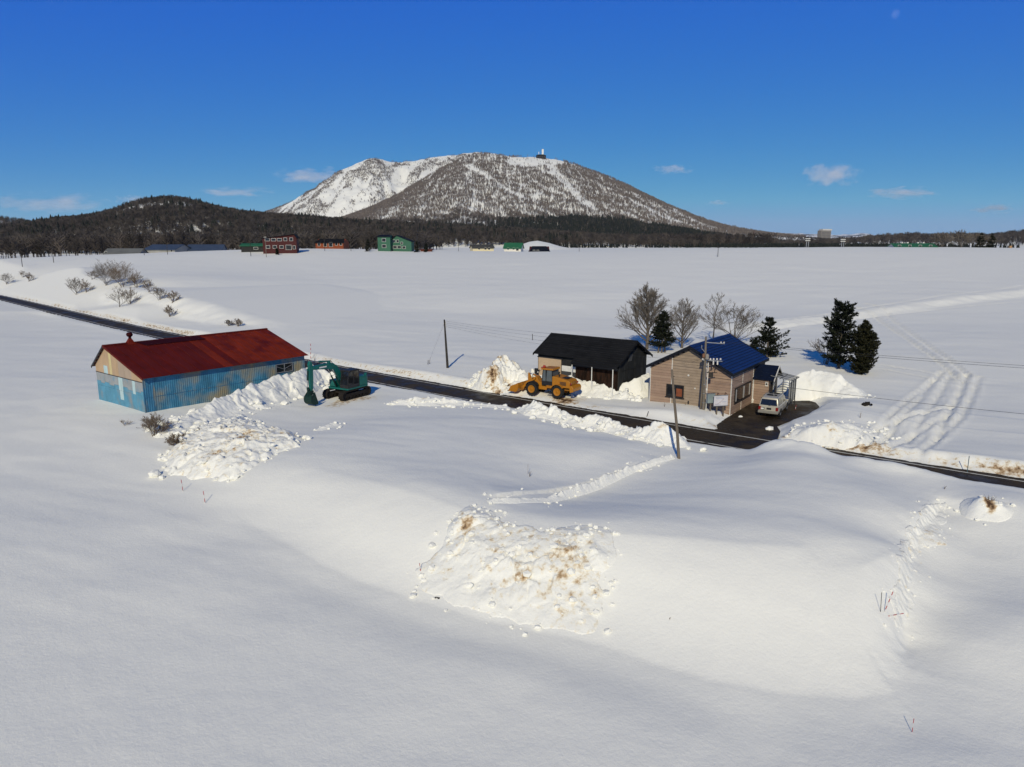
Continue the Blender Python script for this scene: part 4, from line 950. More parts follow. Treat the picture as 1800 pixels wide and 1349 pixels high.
for side in (-1, 1):
    for k in range(nc):
        ya, yb = side*Wh*(1-k/nc), side*Wh*(1-(k+1.12)/nc)
        if side*yb < 0: yb = 0
        rc_ = course(Lh, 0, ya, zrh-abs(ya)*sh, yb, zrh-abs(yb)*sh, .05).build('roof_course', BLUER, house)
        zz_ = zrh-abs(ya)*sh; MB().box(.01, Lh-.01, min(ya, ya+side*.012), max(ya, ya+side*.012), zz_-.03, zz_+.045).build('course_shade_strip', NAVY, rc_)  # thin navy strip, stands in for the shadow line below each course
MB().prism([(-.2, zrh-.2*sh+.06), (0, zrh+.10), (.2, zrh-.2*sh+.06), (0, zrh)], -.03, Lh+.03, 'x').build('ridge_cap', BLUER, house)
for sd in (-1, 1):
    for xx in (-.05, Lh):
        MB().hexa([(xx, sd*(Wh+.03), zeh-.24), (xx+.06, sd*(Wh+.03), zeh-.24), (xx+.06, 0, zrh-.22), (xx, 0, zrh-.22)], [(xx, sd*(Wh+.03), zeh+.04), (xx+.06, sd*(Wh+.03), zeh+.04), (xx+.06, 0, zrh+.06), (xx, 0, zrh+.06)]).build('barge_board', NAVY, house)
    MB().box(.02, Lh-.02, sd*Wh-.03, sd*Wh+.03, zeh-.2, zeh+.0).build('fascia', NAVY, house)
wy = 3.72; gx = .41
MB().prism([(-wy, -.1), (wy, -.1), (wy, zrh-wy*sh-.12), (0, zrh-.12), (-wy, zrh-wy*sh-.12)], gx+.02, gx+.12, 'x').build('wall', GAP_SHADE, house)
MB().prism([(-wy, -.1), (wy, -.1), (wy, zrh-wy*sh-.12), (0, zrh-.12), (-wy, zrh-wy*sh-.12)], Lh-.42, Lh-.32, 'x').build('wall', SID[1], house)
MB().box(gx+.12, Lh-.42, wy-.1, wy, -.1, zrh-wy*sh-.12).build('wall', SID[1], house); MB().box(gx+.12, Lh-.42, -wy, -wy+.1, -.1, zrh-wy*sh-.12).build('wall', GAP_SHADE, house)
rngh = random.Random(4); bh = .245
def boards_x(parent, x, y0, y1, z0, z1, mats, clip=None):     # clapboards on a wall facing -x
    k = 0; z = z0
    while z < z1:
        zt = min(z+bh, z1); a, b = y0, y1
        if clip:
            lim = clip(zt); a, b = max(a, -lim), min(b, lim)
        if b-a > .1:
            MB().prism([(x, z), (x-.05, z), (x-.012, zt-.02), (x, zt-.02)], a, b, 'y').build('siding_board', rngh.choice(mats), parent)
        z += bh
def boards_y(parent, y, x0, x1, z0, z1, mats):                # clapboards on a wall facing -y
    z = z0
    while z < z1-.03:
        zt = min(z+bh, z1)
        MB().prism([(y, z), (y-.05, z), (y-.012, zt-.02), (y, zt-.02)], x0, x1, 'x').build('siding_board', rngh.choice(mats), parent); z += bh
cl = lambda z: max(0, (zrh-.13-z)/sh) if z > zrh-wy*sh-.13 else 9
boards_x(house, gx+.02, 1.70, wy, -.1, zrh-.2, SID, cl); boards_x(house, gx+.02, -1.44, 1.64, -.1, zrh-.2, SIDG, cl); boards_x(house, gx+.02, -wy, -1.50, -.1, zrh-.2, SID, cl)
boards_y(house, -wy, gx+.1, 6.4, -.1, zrh-wy*sh-.15, SID)
for (x, y, z0, z1) in ((gx-.03, 3.72, -.1, 3.55), (gx-.03, 1.67, -.1, 4.55), (gx-.03, -1.47, -.1, 4.65), (gx-.03, -3.73, -.1, 3.55)):
    MB().box(x-.02, x+.04, y-.035, y+.035, z0, z1).build('corner_trim', TRIM, house)
for x, z0, z1 in ((3.3, 2.35, 3.5), (3.2, -.05, .8), (6.35, -.05, 3.5)): MB().box(x-.03, x+.03, -wy-.06, -wy-.02, z0, z1).build('downpipe', TRIM, house)
def window_x(parent, x, y0, y1, z0, z1, n, fr=.09, extra=None):
    w = MB().box(x-.05, x, y0, y1, z0, z1).build('window', FRAME, parent)
    for (a, b, c, d) in ((y0-fr, y1+fr, z1, z1+fr), (y0-fr, y1+fr, z0-fr, z0), (y0-fr, y0, z0, z1), (y1, y1+fr, z0, z1)):
        MB().box(x-.10, x-.03, a, b, c, d).build('window_frame', FRAME, w)
    for i in range(n):
        a = y0+(y1-y0)*i/n; b = y0+(y1-y0)*(i+1)/n
        MB().box(x-.062, x-.052, a+.03, b-.03, z0+.03, z1-.03).build('pane', GLASS, w)
    return w
w1 = window_x(house, gx-.02, .56, 2.02, 1.05, 2.04, 2)
MB().box(gx-.095, gx-.085, .62, 1.16, 1.10, 1.80).build('curtain', mat('orange_blind', (.20, .055, .02), .7), w1)
MB().box(gx-.16, gx-.02, .40, 2.2, .93, .98).build('sill', FRAME, w1)
w2 = MB().box(1.35, 5.55, -wy-.05, -wy, .95, 2.12).build('window', FRAME, house)
for (a, b, c, d) in ((1.24, 5.66, 2.12, 2.24), (1.24, 5.66, .83, .95), (1.24, 1.35, .95, 2.12), (5.55, 5.66, .95, 2.12)): MB().box(a, b, -wy-.12, -wy-.03, c, d).build('window_frame', FRAME, w2)
for i in range(4):
    a = 1.35+4.2*i/4; MB().box(a+.04, a+1.01, -wy-.064, -wy-.052, 1.0, 2.08).build('pane', GLASS, w2)
    if i in (0, 2, 3): MB().box(a+(.08 if i != 3 else .7), a+(.42 if i != 3 else 1.0), -wy-.078, -wy-.066, 1.0, 2.06).build('curtain', CURTAIN, w2)
for (y, z, r) in ((.1, 3.1, .09), (-.55, 2.0, .07)): MB().lathe([(r, 0), (r*.8, .06), (r*.3, .08)], 10, (0, 0, 0), 'x').build('wall_vent', TRIM, house, (gx-.09, y, z))
MB().box(gx-.12, gx-.03, -.05, .05, .55, .8).build('tap_box', DARK, house)
# porch annex on the side wall
pc = 7.65; px0, px1 = 6.43, 8.9; py = -5.55; pe, pr = 2.32, 3.5; ps = (pr-pe)/(pc-6.2)
MB().box(px0+.02, px1, py+.3, -wy-.02, -.1, 2.32).build('porch_wall', GAP_SHADE, house)
boards_x(house, px0+.02, py+.3, -wy-.04, -.1, 2.3, SID)
MB().box(px0-.03, px0+.02, -wy-.12, -wy-.05, -.1, 2.3).build('corner_trim', TRIM, house)
MB().box(px0-.05, px0+.03, py+.27, py+.33, -.1, 2.3).build('corner_trim', FRAME, house)
for s_ in (-1, 1):
    for k in range(5):
        xa, xb = pc+s_*1.45*(1-k/5), pc+s_*1.45*(1-(k+1.15)/5)
        if s_*(xb-pc) < 0: xb = pc
        za, zb = pr-abs(xa-pc)*ps, pr-abs(xb-pc)*ps
        MB().hexa([(xa, py-.15, za-.02), (xa, -wy+.05, za-.02), (xb, -wy+.05, zb-.02), (xb, py-.15, zb-.02)], [(xa, py-.15, za+.05), (xa, -wy+.05, za+.05), (xb, -wy+.05, zb+.004), (xb, py-.15, zb+.004)]).build('porch_roof_course', mat('porch_roof_navy', (.004, .008, .024), .6, 0, .2, spec=.15), house)
    MB().hexa([(pc+s_*1.47, py-.18, pe-.1), (pc+s_*1.47, py-.12, pe-.1), (pc, py-.12, pr-.1), (pc, py-.18, pr-.1)], [(pc+s_*1.47, py-.18, pe+.05), (pc+s_*1.47, py-.12, pe+.05), (pc, py-.12, pr+.06), (pc, py-.18, pr+.06)]).build('barge_board', TRIM, house)
MB().prism([(px0+.03, 2.30), (px1, 2.30), (pc, pr-.1)], py+.27, py+.31, 'y').build('porch_gable', mat('porch_gable_cream', (.40, .36, .28), .7), house)
MB().box(px0-.07, px0+.0, -5.12, -4.86, 1.72, 2.12).build('meter_box', TRIM, house); MB().box(px0-.085, px0-.07, -5.05, -4.93, 1.85, 2.0).build('meter_glass', GLASS, house)
d_ = MB().box(7.1, 8.0, py+.22, py+.29, 0, 2.0).build('door', mat('porch_door', (.03, .03, .03), .5), house); MB().box(7.16, 7.94, py+.205, py+.22, 1.0, 1.9).build('pane', GLASS, d_)
MB().box(7.2, 7.55, py+.195, py+.204, 1.3, 1.75).build('notice', TRIM, d_)
# open porch frame with slatted roof in front of the door
ALU = mat('porch_frame_aluminium', (.13, .13, .13), .45, .3, .1)
DKF = mat('porch_frame_dark', (.03, .03, .03), .5)
oy0, oy1, ox0, ox1 = py+.25, -6.95, 6.5, 8.8
for i in range(4):
    x = ox0+(ox1-ox0)*i/3; MB().box(x-.03, x+.03, oy1-.03, oy1+.03, -.05, 2.42).build('porch_post', DKF if i % 2 else ALU, house)
for y in (-6.4, -5.85): MB().box(ox0-.03, ox0+.03, y-.03, y+.03, -.05, 2.55).build('porch_post', ALU, house)
for i in range(7):
    x = ox0-.1+(ox1-ox0+.2)*i/6; MB().bar((x, oy0, 2.75), (x, oy1-.25, 2.42), .07, .05).build('roof_slat', STEEL if i % 2 == 0 else DKF, house)
for y, z in ((oy1-.2, 2.46), ((oy0+oy1)/2, 2.60)): MB().bar((ox0-.15, y, z-.06), (ox1+.15, y, z-.06), .05, .06).build('porch_rail', DKF, house)
MB().box(ox0-.02, ox0+.02, oy1, oy0, .9, .96).build('porch_rail', ALU, house)
MB().box(ox0+.03, ox1-.03, oy1+.02, oy1+.035, .3, 2.2).build('porch_glazing', mat('porch_film', (.16, .17, .17), .25, 0, .2), house)

# ================================================================ VEHICLES
TEAL = mat('excavator_green', (.005, .115, .098), .42, 0, .2, 3, c2=(.02, .10, .085), mixlo=.55, mixhi=.75, mscale=4, spec=.4)
TEALD = mat('excavator_dark_green', (.006, .030, .024), .6, .2, .3, 5)
TRACK = mat('track_steel', (.020, .016, .013), .8, .3, .4, 6)
CHROME = mat('cylinder_rod', (.5, .5, .5), .25, .9, .05)
def wheel(parent, loc, R, w, tyre_m, rim_m, hub=.55, lugs=0, name='wheel'):
    t = bpy.data.objects.new(name, None); col.objects.link(t); t.parent = parent; t.location = loc; t.empty_display_size = .2
    mb = MB(); mb.lathe([(R*.58, -w*.42), (R*.80, -w/2), (R*.96, -w*.42), (R, -w*.25), (R, w*.25), (R*.96, w*.42), (R*.80, w/2), (R*.58, w*.42)], 28, (0, 0, 0), 'y')
    if lugs:
        for k in range(lugs):
            a = 2*math.pi*k/lugs
            for s_ in (-1, 1):
                b = a+(.5*math.pi/lugs if s_ > 0 else 0)
                mb.bar((R*.99*math.cos(b), s_*w*.06, R*.99*math.sin(b)), (R*.985*math.cos(b+.10), s_*w*.46, R*.985*math.sin(b+.10)), .07, .05, (math.cos(b), 0, math.sin(b)))
    mb.build('tyre', tyre_m, t, smooth='auto')
    r = MB().lathe([(R*.60, -w*.40), (R*.58, -w*.485), (R*.52, -w*.485), (R*.46, -w*.43), (R*.24, -w*.43), (R*.20, -w*.52), (R*.05, -w*.53), (R*.05, w*.53), (R*.20, w*.52), (R*.24, w*.43), (R*.46, w*.43), (R*.52, w*.485), (R*.58, w*.485), (R*.60, w*.40)], 22, (0, 0, 0), 'y').build('rim', rim_m, t, smooth='auto')
    return t

def excavator(loc, rz):
    e = thing('excavator', 'green crawler excavator with raised boom beside the barn', 'excavator', loc, rz)
    for sy in (-1, 1):
        yc = sy*.98; hw = .27
        half = 1.52; rr = .40; prof = []
        for k in range(13): a = math.pi/2+math.pi*k/12; prof.append((-half+rr*math.cos(a), .44+rr*math.sin(a)))
        for k in range(13): a = -math.pi/2+math.pi*k/12; prof.append((half+rr*math.cos(a), .44+rr*math.sin(a)))
        inner = [(p[0]*.965, .44+(p[1]-.44)*.86) for p in prof]; n = len(prof)
        mb = MB(); vs = []
        for y in (yc-hw, yc+hw): vs += [(p[0], y, p[1]) for p in prof]+[(p[0], y, p[1]) for p in inner]
        fs = []
        for i in range(n):
            j = (i+1) % n
            fs += [(i, j, 2*n+j, 2*n+i), (n+i, 3*n+i, 3*n+j, n+j), (i, n+i, n+j, j), (2*n+i, 2*n+j, 3*n+j, 3*n+i)]
        mb.add(vs, fs)
        per = []; # shoes along the loop
        L = [0]
        for i in range(n): L.append(L[-1]+math.dist(prof[i], prof[(i+1) % n]))
        ns = 40
        for k in range(ns):
            d = L[-1]*k/ns; i = max(j for j in range(n) if L[j] <= d); t = (d-L[i])/(L[i+1]-L[i]); p, q = prof[i], prof[(i+1) % n]
            x, z = p[0]+(q[0]-p[0])*t, p[1]+(q[1]-p[1])*t; tx, tz = (q[0]-p[0]), (q[1]-p[1]); l = math.hypot(tx, tz); nx, nz = tz/l, -tx/l
            cx = x-(1.52 if x > 1.52 else (-1.52 if x < -1.52 else x)); 
            if nx*(x)+nz*(z-.44) < 0: nx, nz = -nx, -nz
            mb.bar((x+nx*.025, yc-hw-.01, z+nz*.025), (x+nx*.025, yc+hw+.01, z+nz*.025), .06, .06, (nx, 0, nz))
        belt = mb.build('track_belt', TRACK, e)
        for x, r in ((-1.52, .33), (1.52, .33)): MB().lathe([(r, -.12), (r, .12)], 18, (x, yc, .44), 'y').build('track_wheel', TRACK, e)
        for k in range(6): MB().lathe([(.12, -.15), (.12, .15)], 12, (-1.1+k*.44, yc, .20), 'y').build('track_roller', TRACK, e)
        MB().box(-1.35, 1.35, yc-.14, yc+.14, .28, .62).build('track_frame', TRACK, e, bevel=.03)
    MB().box(-.75, .75, -.8, .8, .42, .78).build('undercarriage', TRACK, e, bevel=.04)
    MB().lathe([(.62, .76), (.62, .94)], 24).build('slew_ring', DARK, e)
    MB().prism([(-1.5, -1.22), (1.15, -1.22), (1.25, -1.1), (1.25, 1.15), (1.15, 1.25), (-1.5, 1.25), (-1.75, .6), (-1.75, -.6)], .93, 1.08, 'z').build('platform', TEAL, e, bevel=.02)
    MB().prism([(-1.45, -1.2), (-1.45, 1.22), (-1.78, 1.0), (-2.0, .5), (-2.06, 0), (-2.0, -.5), (-1.78, -1.0)], 1.0, 1.85, 'z').build('counterweight', TEAL, e, bevel=.05)
    MB().box(-1.45, -.42, -1.2, 1.22, 1.09, 1.98).build('engine_hood', TEAL, e, bevel=.05)
    MB().box(-1.35, -.55, -.9, .2, 1.98, 2.03).build('hood_grille', DARK, e)
    MB().tube([(-1.1, -.6, 1.98), (-1.1, -.6, 2.35), (-1.2, -.6, 2.42)], .06, 8).build('exhaust_pipe', DARK, e)
    MB().box(-.40, 1.05, -1.2, -.42, 1.09, 1.72).build('tank_box', TEAL, e, bevel=.05)
    MB().tube([(1.0, -1.1, 1.72), (1.0, -1.1, 2.05), (.0, -1.1, 2.05), (.0, -1.1, 1.72)], .02, 6).build('handrail', DARK, e)
    # cab
    cx0, cx1, cy0, cy1, cz0, cz1 = -.38, 1.22, .32, 1.24, 1.09, 2.72
    cab = MB().prism([(cx0, cz0), (cx1, cz0), (cx1, cz0+.32), (cx0, cz0+.32)], cy0, cy1, 'y').build('cab', DARK, e, bevel=.02)
    MB().prism([(cx0-.02, 2.62), (cx1-.22, 2.62), (cx1-.30, 2.74), (cx0+.04, 2.74)], cy0-.01, cy1+.01, 'y').build('cab_roof', DARK, cab, bevel=.02)
    fx = lambda z: cx1-.24*max(0, (z-1.41)/(2.62-1.41))
    for (x0, x1) in ((cx0, cx0), (cx1, cx1-.24), (.42, .42)):
        for y in (cy0+.04, cy1-.04): MB().bar((x0+(.04 if x0 == cx0 else -.03), y, 1.4), (x1+(.04 if x0 == cx0 else -.03), y, 2.64), .07, .07).build('cab_pillar', DARK, cab)
    MB().add([(cx1-.02, cy0+.06, 1.42), (cx1-.02, cy1-.06, 1.42), (cx1-.25, cy1-.06, 2.6), (cx1-.25, cy0+.06, 2.6), (cx1-.04, cy0+.06, 1.42), (cx1-.04, cy1-.06, 1.42), (cx1-.27, cy1-.06, 2.6), (cx1-.27, cy0+.06, 2.6)], [(0,1,2,3),(7,6,5,4),(0,4,5,1),(1,5,6,2),(2,6,7,3),(3,7,4,0)]).build('windscreen', GLASS, cab)
    for a, b in ((cx0+.09, .38), (.47, cx1-.1)):
        MB().prism([(a, 1.42), (b, 1.42), (b-(.2 if b > 1 else 0), 2.6), (a, 2.6)], cy1-.03, cy1-.015, 'y').build('side_window', GLASS, cab)
        MB().prism([(a, 1.42), (b, 1.42), (b-(.2 if b > 1 else 0), 2.6), (a, 2.6)], cy0+.015, cy0+.03, 'y').build('side_window', GLASS, cab)
    MB().box(cx0+.0, cx0+.02, cy0+.08, cy1-.08, 1.42, 2.6).build('rear_window', GLASS, cab)
    MB().box(-.05, .45, .55, 1.0, 1.42, 2.1).build('driver_seat', BLACK, cab, bevel=.05)
    MB().box(-1.44, -1.2, 1.10, 1.24, 1.95, 2.2).build('hood_corner', TEAL, e, bevel=.02)
    # boom, arm, bucket in the plane y = -.05
    def plate(pts, w, name, m, par=e, yc=-.06): return MB().prism(pts, yc-w/2, yc+w/2, 'y').build(name, m, par, bevel=.02)
    boom = plate([(.30, 1.25), (.62, 1.22), (1.30, 2.35), (1.85, 2.88), (2.6, 3.05), (4.15, 3.18), (4.40, 3.28), (4.38, 3.44), (4.1, 3.50), (2.5, 3.52), (1.72, 3.46), (1.20, 3.10), (.72, 2.35), (.30, 1.55)], .34, 'boom', TEAL)
    arm = plate([(4.20, 3.28), (4.55, 3.30), (4.62, 3.70), (4.50, 4.0), (4.36, 4.0), (4.22, 3.62)], .26, 'arm', TEAL)
    plate([(4.18, 3.60), (4.58, 3.62), (4.66, 2.6), (4.60, 1.35), (4.40, 1.30), (4.30, 1.5), (4.20, 2.6)], .24, 'arm_beam', TEAL, arm)
    for y in (-.34, .22):
        MB().tube([(1.05, y, 1.15), (1.62, y, 2.25)], .075, 10).build('boom_cylinder', TEALD, e); MB().tube([(1.62, y, 2.25), (1.98, y, 2.95)], .04, 10).build('cylinder_rod', CHROME, e)
    MB().tube([(2.1, -.06, 3.66), (3.35, -.06, 3.82)], .075, 10).build('arm_cylinder', TEAL, e); MB().tube([(3.35, -.06, 3.82), (4.44, -.06, 3.93)], .04, 10).build('cylinder_rod', CHROME, e)
    plate([(1.95, 3.45), (2.3, 3.50), (2.15, 3.74), (2.02, 3.74)], .2, 'cylinder_bracket', TEAL, boom)
    MB().tube([(4.72, -.06, 3.25), (4.84, -.06, 2.35)], .065, 10).build('bucket_cylinder', TEALD, e); MB().tube([(4.84, -.06, 2.35), (4.86, -.06, 1.72)], .035, 10).build('cylinder_rod', CHROME, e)
    plate([(4.60, 3.15), (4.80, 3.20), (4.80, 3.36), (4.60, 3.38)], .14, 'cylinder_bracket', TEAL, arm)
    MB().tube([(1.2, -.3, 3.1), (1.6, -.32, 3.62), (2.4, -.30, 3.70), (3.4, -.26, 3.62)], .03, 6).build('hydraulic_hose', BLACK, e)
    MB().tube([(4.1, -.25, 3.55), (4.5, -.28, 4.06), (4.78, -.24, 3.5)], .025, 6).build('hydraulic_hose', BLACK, e)
    for k in range(2): MB().box(2.55+.55*k, 2.95+.6*k, -.238, -.2365, 3.20, 3.33).build('boom_lettering', WHITE, boom); 
    MB().box(2.6, 3.5, .1165, .119, 3.22, 3.34).build('boom_lettering', WHITE, boom)
    # bucket: tilt link, curved shell, teeth
    MB().bar((4.86, -.06, 1.72), (4.62, -.06, 1.42), .16, .10).build('bucket_link', TEALD, e); MB().bar((4.86, -.06, 1.72), (4.80, -.06, 1.08), .16, .08).build('bucket_link', TEALD, e)
    arc = [(4.45+.50*math.cos(math.radians(a)), .62+.50*math.sin(math.radians(a))) for a in range(60, -150, -15)]
    arc2 = [(4.45+.44*math.cos(math.radians(a)), .62+.44*math.sin(math.radians(a))) for a in range(-135, 75, 15)]
    bk = MB().prism(arc+arc2, -.51, .39, 'y').build('bucket', TEALD, e)
    for y in (-.51, .37): MB().prism([(4.45, 1.30)]+arc, y, y+.025, 'y').build('bucket_side', TEALD, bk)
    MB().box(4.28, 4.75, -.22, .10, 1.0, 1.38).build('bucket_ear', TEALD, bk, bevel=.02)
    tx, tz = arc[-1]
    for k in range(5): MB().bar((tx, -.46+k*.2, tz), (tx+.10, -.46+k*.2, tz-.14), .07, .05).build('bucket_tooth', TRACK, bk)
    return e
_ex = (-15.44, 65.9); excavator((_ex[0], _ex[1], max(gz(*_ex), .32)-.02), math.radians(-120))

YEL = mat('loader_yellow', (.42, .17, .012), .45, 0, .15, 3, c2=(.30, .115, .012), mixlo=.5, mixhi=.8, mscale=3, spec=.4)
YELD = mat('loader_yellow_dull', (.30, .13, .02), .6, 0, .25, 4)
def loader(loc, rz):
    w = thing('wheel_loader', 'yellow wheel loader parked beside the road near the shed', 'loader', loc, rz)
    for x in (1.38, -1.38):
        for s_ in (-1, 1):
            wheel(w, (x, s_*.84, .62), .62, .44, BLACK, YEL, lugs=14)
        MB().tube([(x, -.7, .62), (x, .7, .62)], .12, 10).build('axle', DARK, w)
    # rear frame and hood
    MB().prism([(-2.45, .72), (-.25, .62), (-.25, 1.05), (-2.45, 1.05)], -.42, .42, 'y').build('rear_frame', YELD, w, bevel=.02)
    hood = MB().prism([(-2.55, 1.02), (-2.62, 1.55), (-2.48, 1.72), (-1.05, 2.0), (-.72, 2.0), (-.72, 1.02)], -.78, .78, 'y').build('hood', YEL, w, bevel=.05)
    for y in (-.785, .775): 
        g = MB().box(-2.2, -1.55, y, y+.01, 1.22, 1.58).build('side_grille', DARK, hood)
        for k in range(5): MB().box(-2.18, -1.57, y-(.008 if y < 0 else -.008), y+(.012 if y > 0 else .004), 1.25+k*.065, 1.275+k*.065).build('louvre', YELD, g)
    MB().box(-2.2, -1.4, -.45, .45, 1.855, 1.90).build('hood_vent', DARK, hood)
    MB().tube([(-1.25, .35, 1.9), (-1.25, .35, 2.35), (-1.33, .35, 2.42)], .06, 10).build('exhaust_pipe', DARK, w)
    MB().prism([(-2.62, .62), (-2.95, .72), (-3.0, 1.05), (-2.85, 1.28), (-2.55, 1.28)], -.86, .86, 'y').build('counterweight', YEL, w, bevel=.05)
    MB().box(-2.66, -2.58, -.55, .55, 1.30, 1.60).build('rear_grille', YELD, w)
    for s_ in (-1, 1):
        MB().box(-2.70, -2.60, s_*.68-.09, s_*.68+.09, 1.36, 1.52).build('tail_light', mat('tail_red', (.25, .02, .015), .3), w)
        # fenders
        for xc in (-1.38, 1.38):
            pts = [(xc+.72*math.cos(a), .62+.74*math.sin(a)) for a in [math.radians(v) for v in range(25, 160, 15)]]
            pts2 = [(xc+.67*math.cos(a), .62+.69*math.sin(a)) for a in [math.radians(v) for v in range(145, 10, -15)]]
            MB().prism(pts+pts2, s_*.60, s_*1.06, 'y').build('fender', YEL if xc < 0 else BLACK, w)
        MB().box(-.75, -.2, s_*.80-.12, s_*.80+.12, .42, .50).build('step', DARK, w); MB().box(-.72, -.24, s_*.78-.1, s_*.78+.1, .74, .80).build('step', DARK, w)
        MB().box(-.78, -.1, s_*.62-.14, s_*.62+.14, .84, 1.08).build('battery_box', YEL, w, bevel=.02)
    # cab
    cab = MB().box(-.72, .48, -.64, .64, 1.05, 1.45).build('cab', DARK, w, bevel=.02)
    for x0, x1 in ((-.68, -.62), (.0, .0), (.45, .32)):
        for y in (-.60, .60): MB().bar((x0, y, 1.44), (x1, y, 2.56), .07, .07).build('cab_pillar', DARK, cab)
    MB().prism([(-.80, 2.54), (.52, 2.54), (.46, 2.68), (-.72, 2.72)], -.74, .74, 'y').build('cab_roof', YEL, cab, bevel=.03)
    for y in (-.62, .61):
        for a, b in ((-.62, -.05), (.05, .38)): MB().prism([(a, 1.46), (b+.04, 1.46), (b-.04, 2.53), (a+.02, 2.53)], y, y+.01, 'y').build('side_window', mat('clear_glass', (.10, .12, .13), .05, 0, .1, spec=.5), cab)
    MB().box(.37, .38, -.56, .56, 1.48, 2.52).build('windscreen', GLASS, cab); MB().box(-.66, -.65, -.56, .56, 1.6, 2.52).build('rear_window', MATS['clear_glass'], cab)
    MB().box(-.45, .0, -.25, .25, 1.45, 2.05).build('driver_seat', BLACK, cab, bevel=.06)
    MB().tube([(.22, 0, 1.5), (.12, 0, 1.9)], .03, 6).build('steering_column', BLACK, cab)
    MB().lathe([(.10, 2.70), (.10, 2.76), (.13, 2.77), (.13, 2.88), (.09, 2.92)], 14, (.30, .45, 0)).build('beacon', mat('beacon_red', (.40, .035, .02), .3), cab)
    MB().box(.20, .50, .15, .75, 2.69, 2.76).build('light_bar', mat('beacon_base', (.32, .05, .02), .5), cab)
    for s_ in (-1, 1): MB().bar((.5, s_*.66, 2.45), (.62, s_*.92, 2.5), .03).build('mirror_arm', DARK, cab); MB().box(.58, .64, s_*.92-.07, s_*.92+.07, 2.28, 2.55).build('mirror', DARK, cab)
    # front frame, lift arms, linkage, bucket
    MB().prism([(.05, .55), (2.0, .55), (2.05, .9), (1.55, 1.65), (1.2, 1.75), (.95, 1.3), (.05, 1.0)], -.36, .36, 'y').build('front_frame', YEL, w, bevel=.03)
    for s_ in (-1, 1):
        MB().prism([(1.20, 1.62), (1.45, 1.72), (2.0, 1.45), (2.75, .62), (2.82, .34), (2.62, .34), (2.45, .62), (1.85, 1.18), (1.30, 1.45)], s_*.48-.055, s_*.48+.055, 'y').build('lift_arm', YEL, w, bevel=.015)
        MB().tube([(1.05, s_*.42, .75), (1.7, s_*.46, 1.1)], .07, 10).build('lift_cylinder', YELD, w); MB().tube([(1.7, s_*.46, 1.1), (2.0, s_*.48, 1.25)], .04, 8).build('cylinder_rod', CHROME, w)
    MB().prism([(1.95, 1.35), (2.15, 1.95), (2.3, 1.98), (2.32, 1.4), (2.22, .9), (2.06, .9)], -.09, .09, 'y').build('bell_crank', YEL, w, bevel=.02)
    MB().tube([(1.25, 0, 1.72), (1.8, 0, 1.86)], .08, 10).build('tilt_cylinder', YELD, w); MB().tube([(1.8, 0, 1.86), (2.2, 0, 1.95)], .045, 8).build('cylinder_rod', CHROME, w)
    MB().bar((2.2, 0, .95), (2.72, 0, .78), .09, .08).build('tilt_link', YELD, w)
    prof = [(2.78, 1.08), (2.70, .85), (2.72, .55), (2.85, .30), (3.05, .18), (3.85, .22), (3.86, .27), (3.08, .25), (2.92, .36), (2.80, .58), (2.78, .84), (2.86, 1.06)]
    bk = MB().prism(prof, -1.22, 1.22, 'y').build('bucket', YEL, w)
    for s_ in (-1, 1): MB().prism([(2.80, 1.06), (2.72, .85), (2.72, .55), (2.85, .30), (3.05, .2), (3.85, .24), (3.55, .75)], s_*1.22-.02, s_*1.22+.02, 'y').build('bucket_side', YEL, bk)
    MB().box(3.78, 3.95, -1.24, 1.24, .20, .245).build('cutting_edge', TRACK, bk)
    for y in (-.48, .48, 0): MB().prism([(2.60, .30), (2.74, .30), (2.74, 1.0), (2.62, .9)], y-.12, y+.12, 'y').build('bucket_bracket', YELD, bk)
    for s_ in (-1, 1): MB().bar((1.5, s_*.55, 1.5), (1.5, s_*.55, 1.95), .05).build('lamp_post', DARK, w); MB().lathe([(.08, 0), (.08, .10)], 10, (1.48, s_*.55, 2.0), 'x').build('headlight', WHITE, w)
    return w
_lo = (3.55, 67.2); loader((_lo[0], _lo[1], gz(*_lo)-.02), math.radians(148))

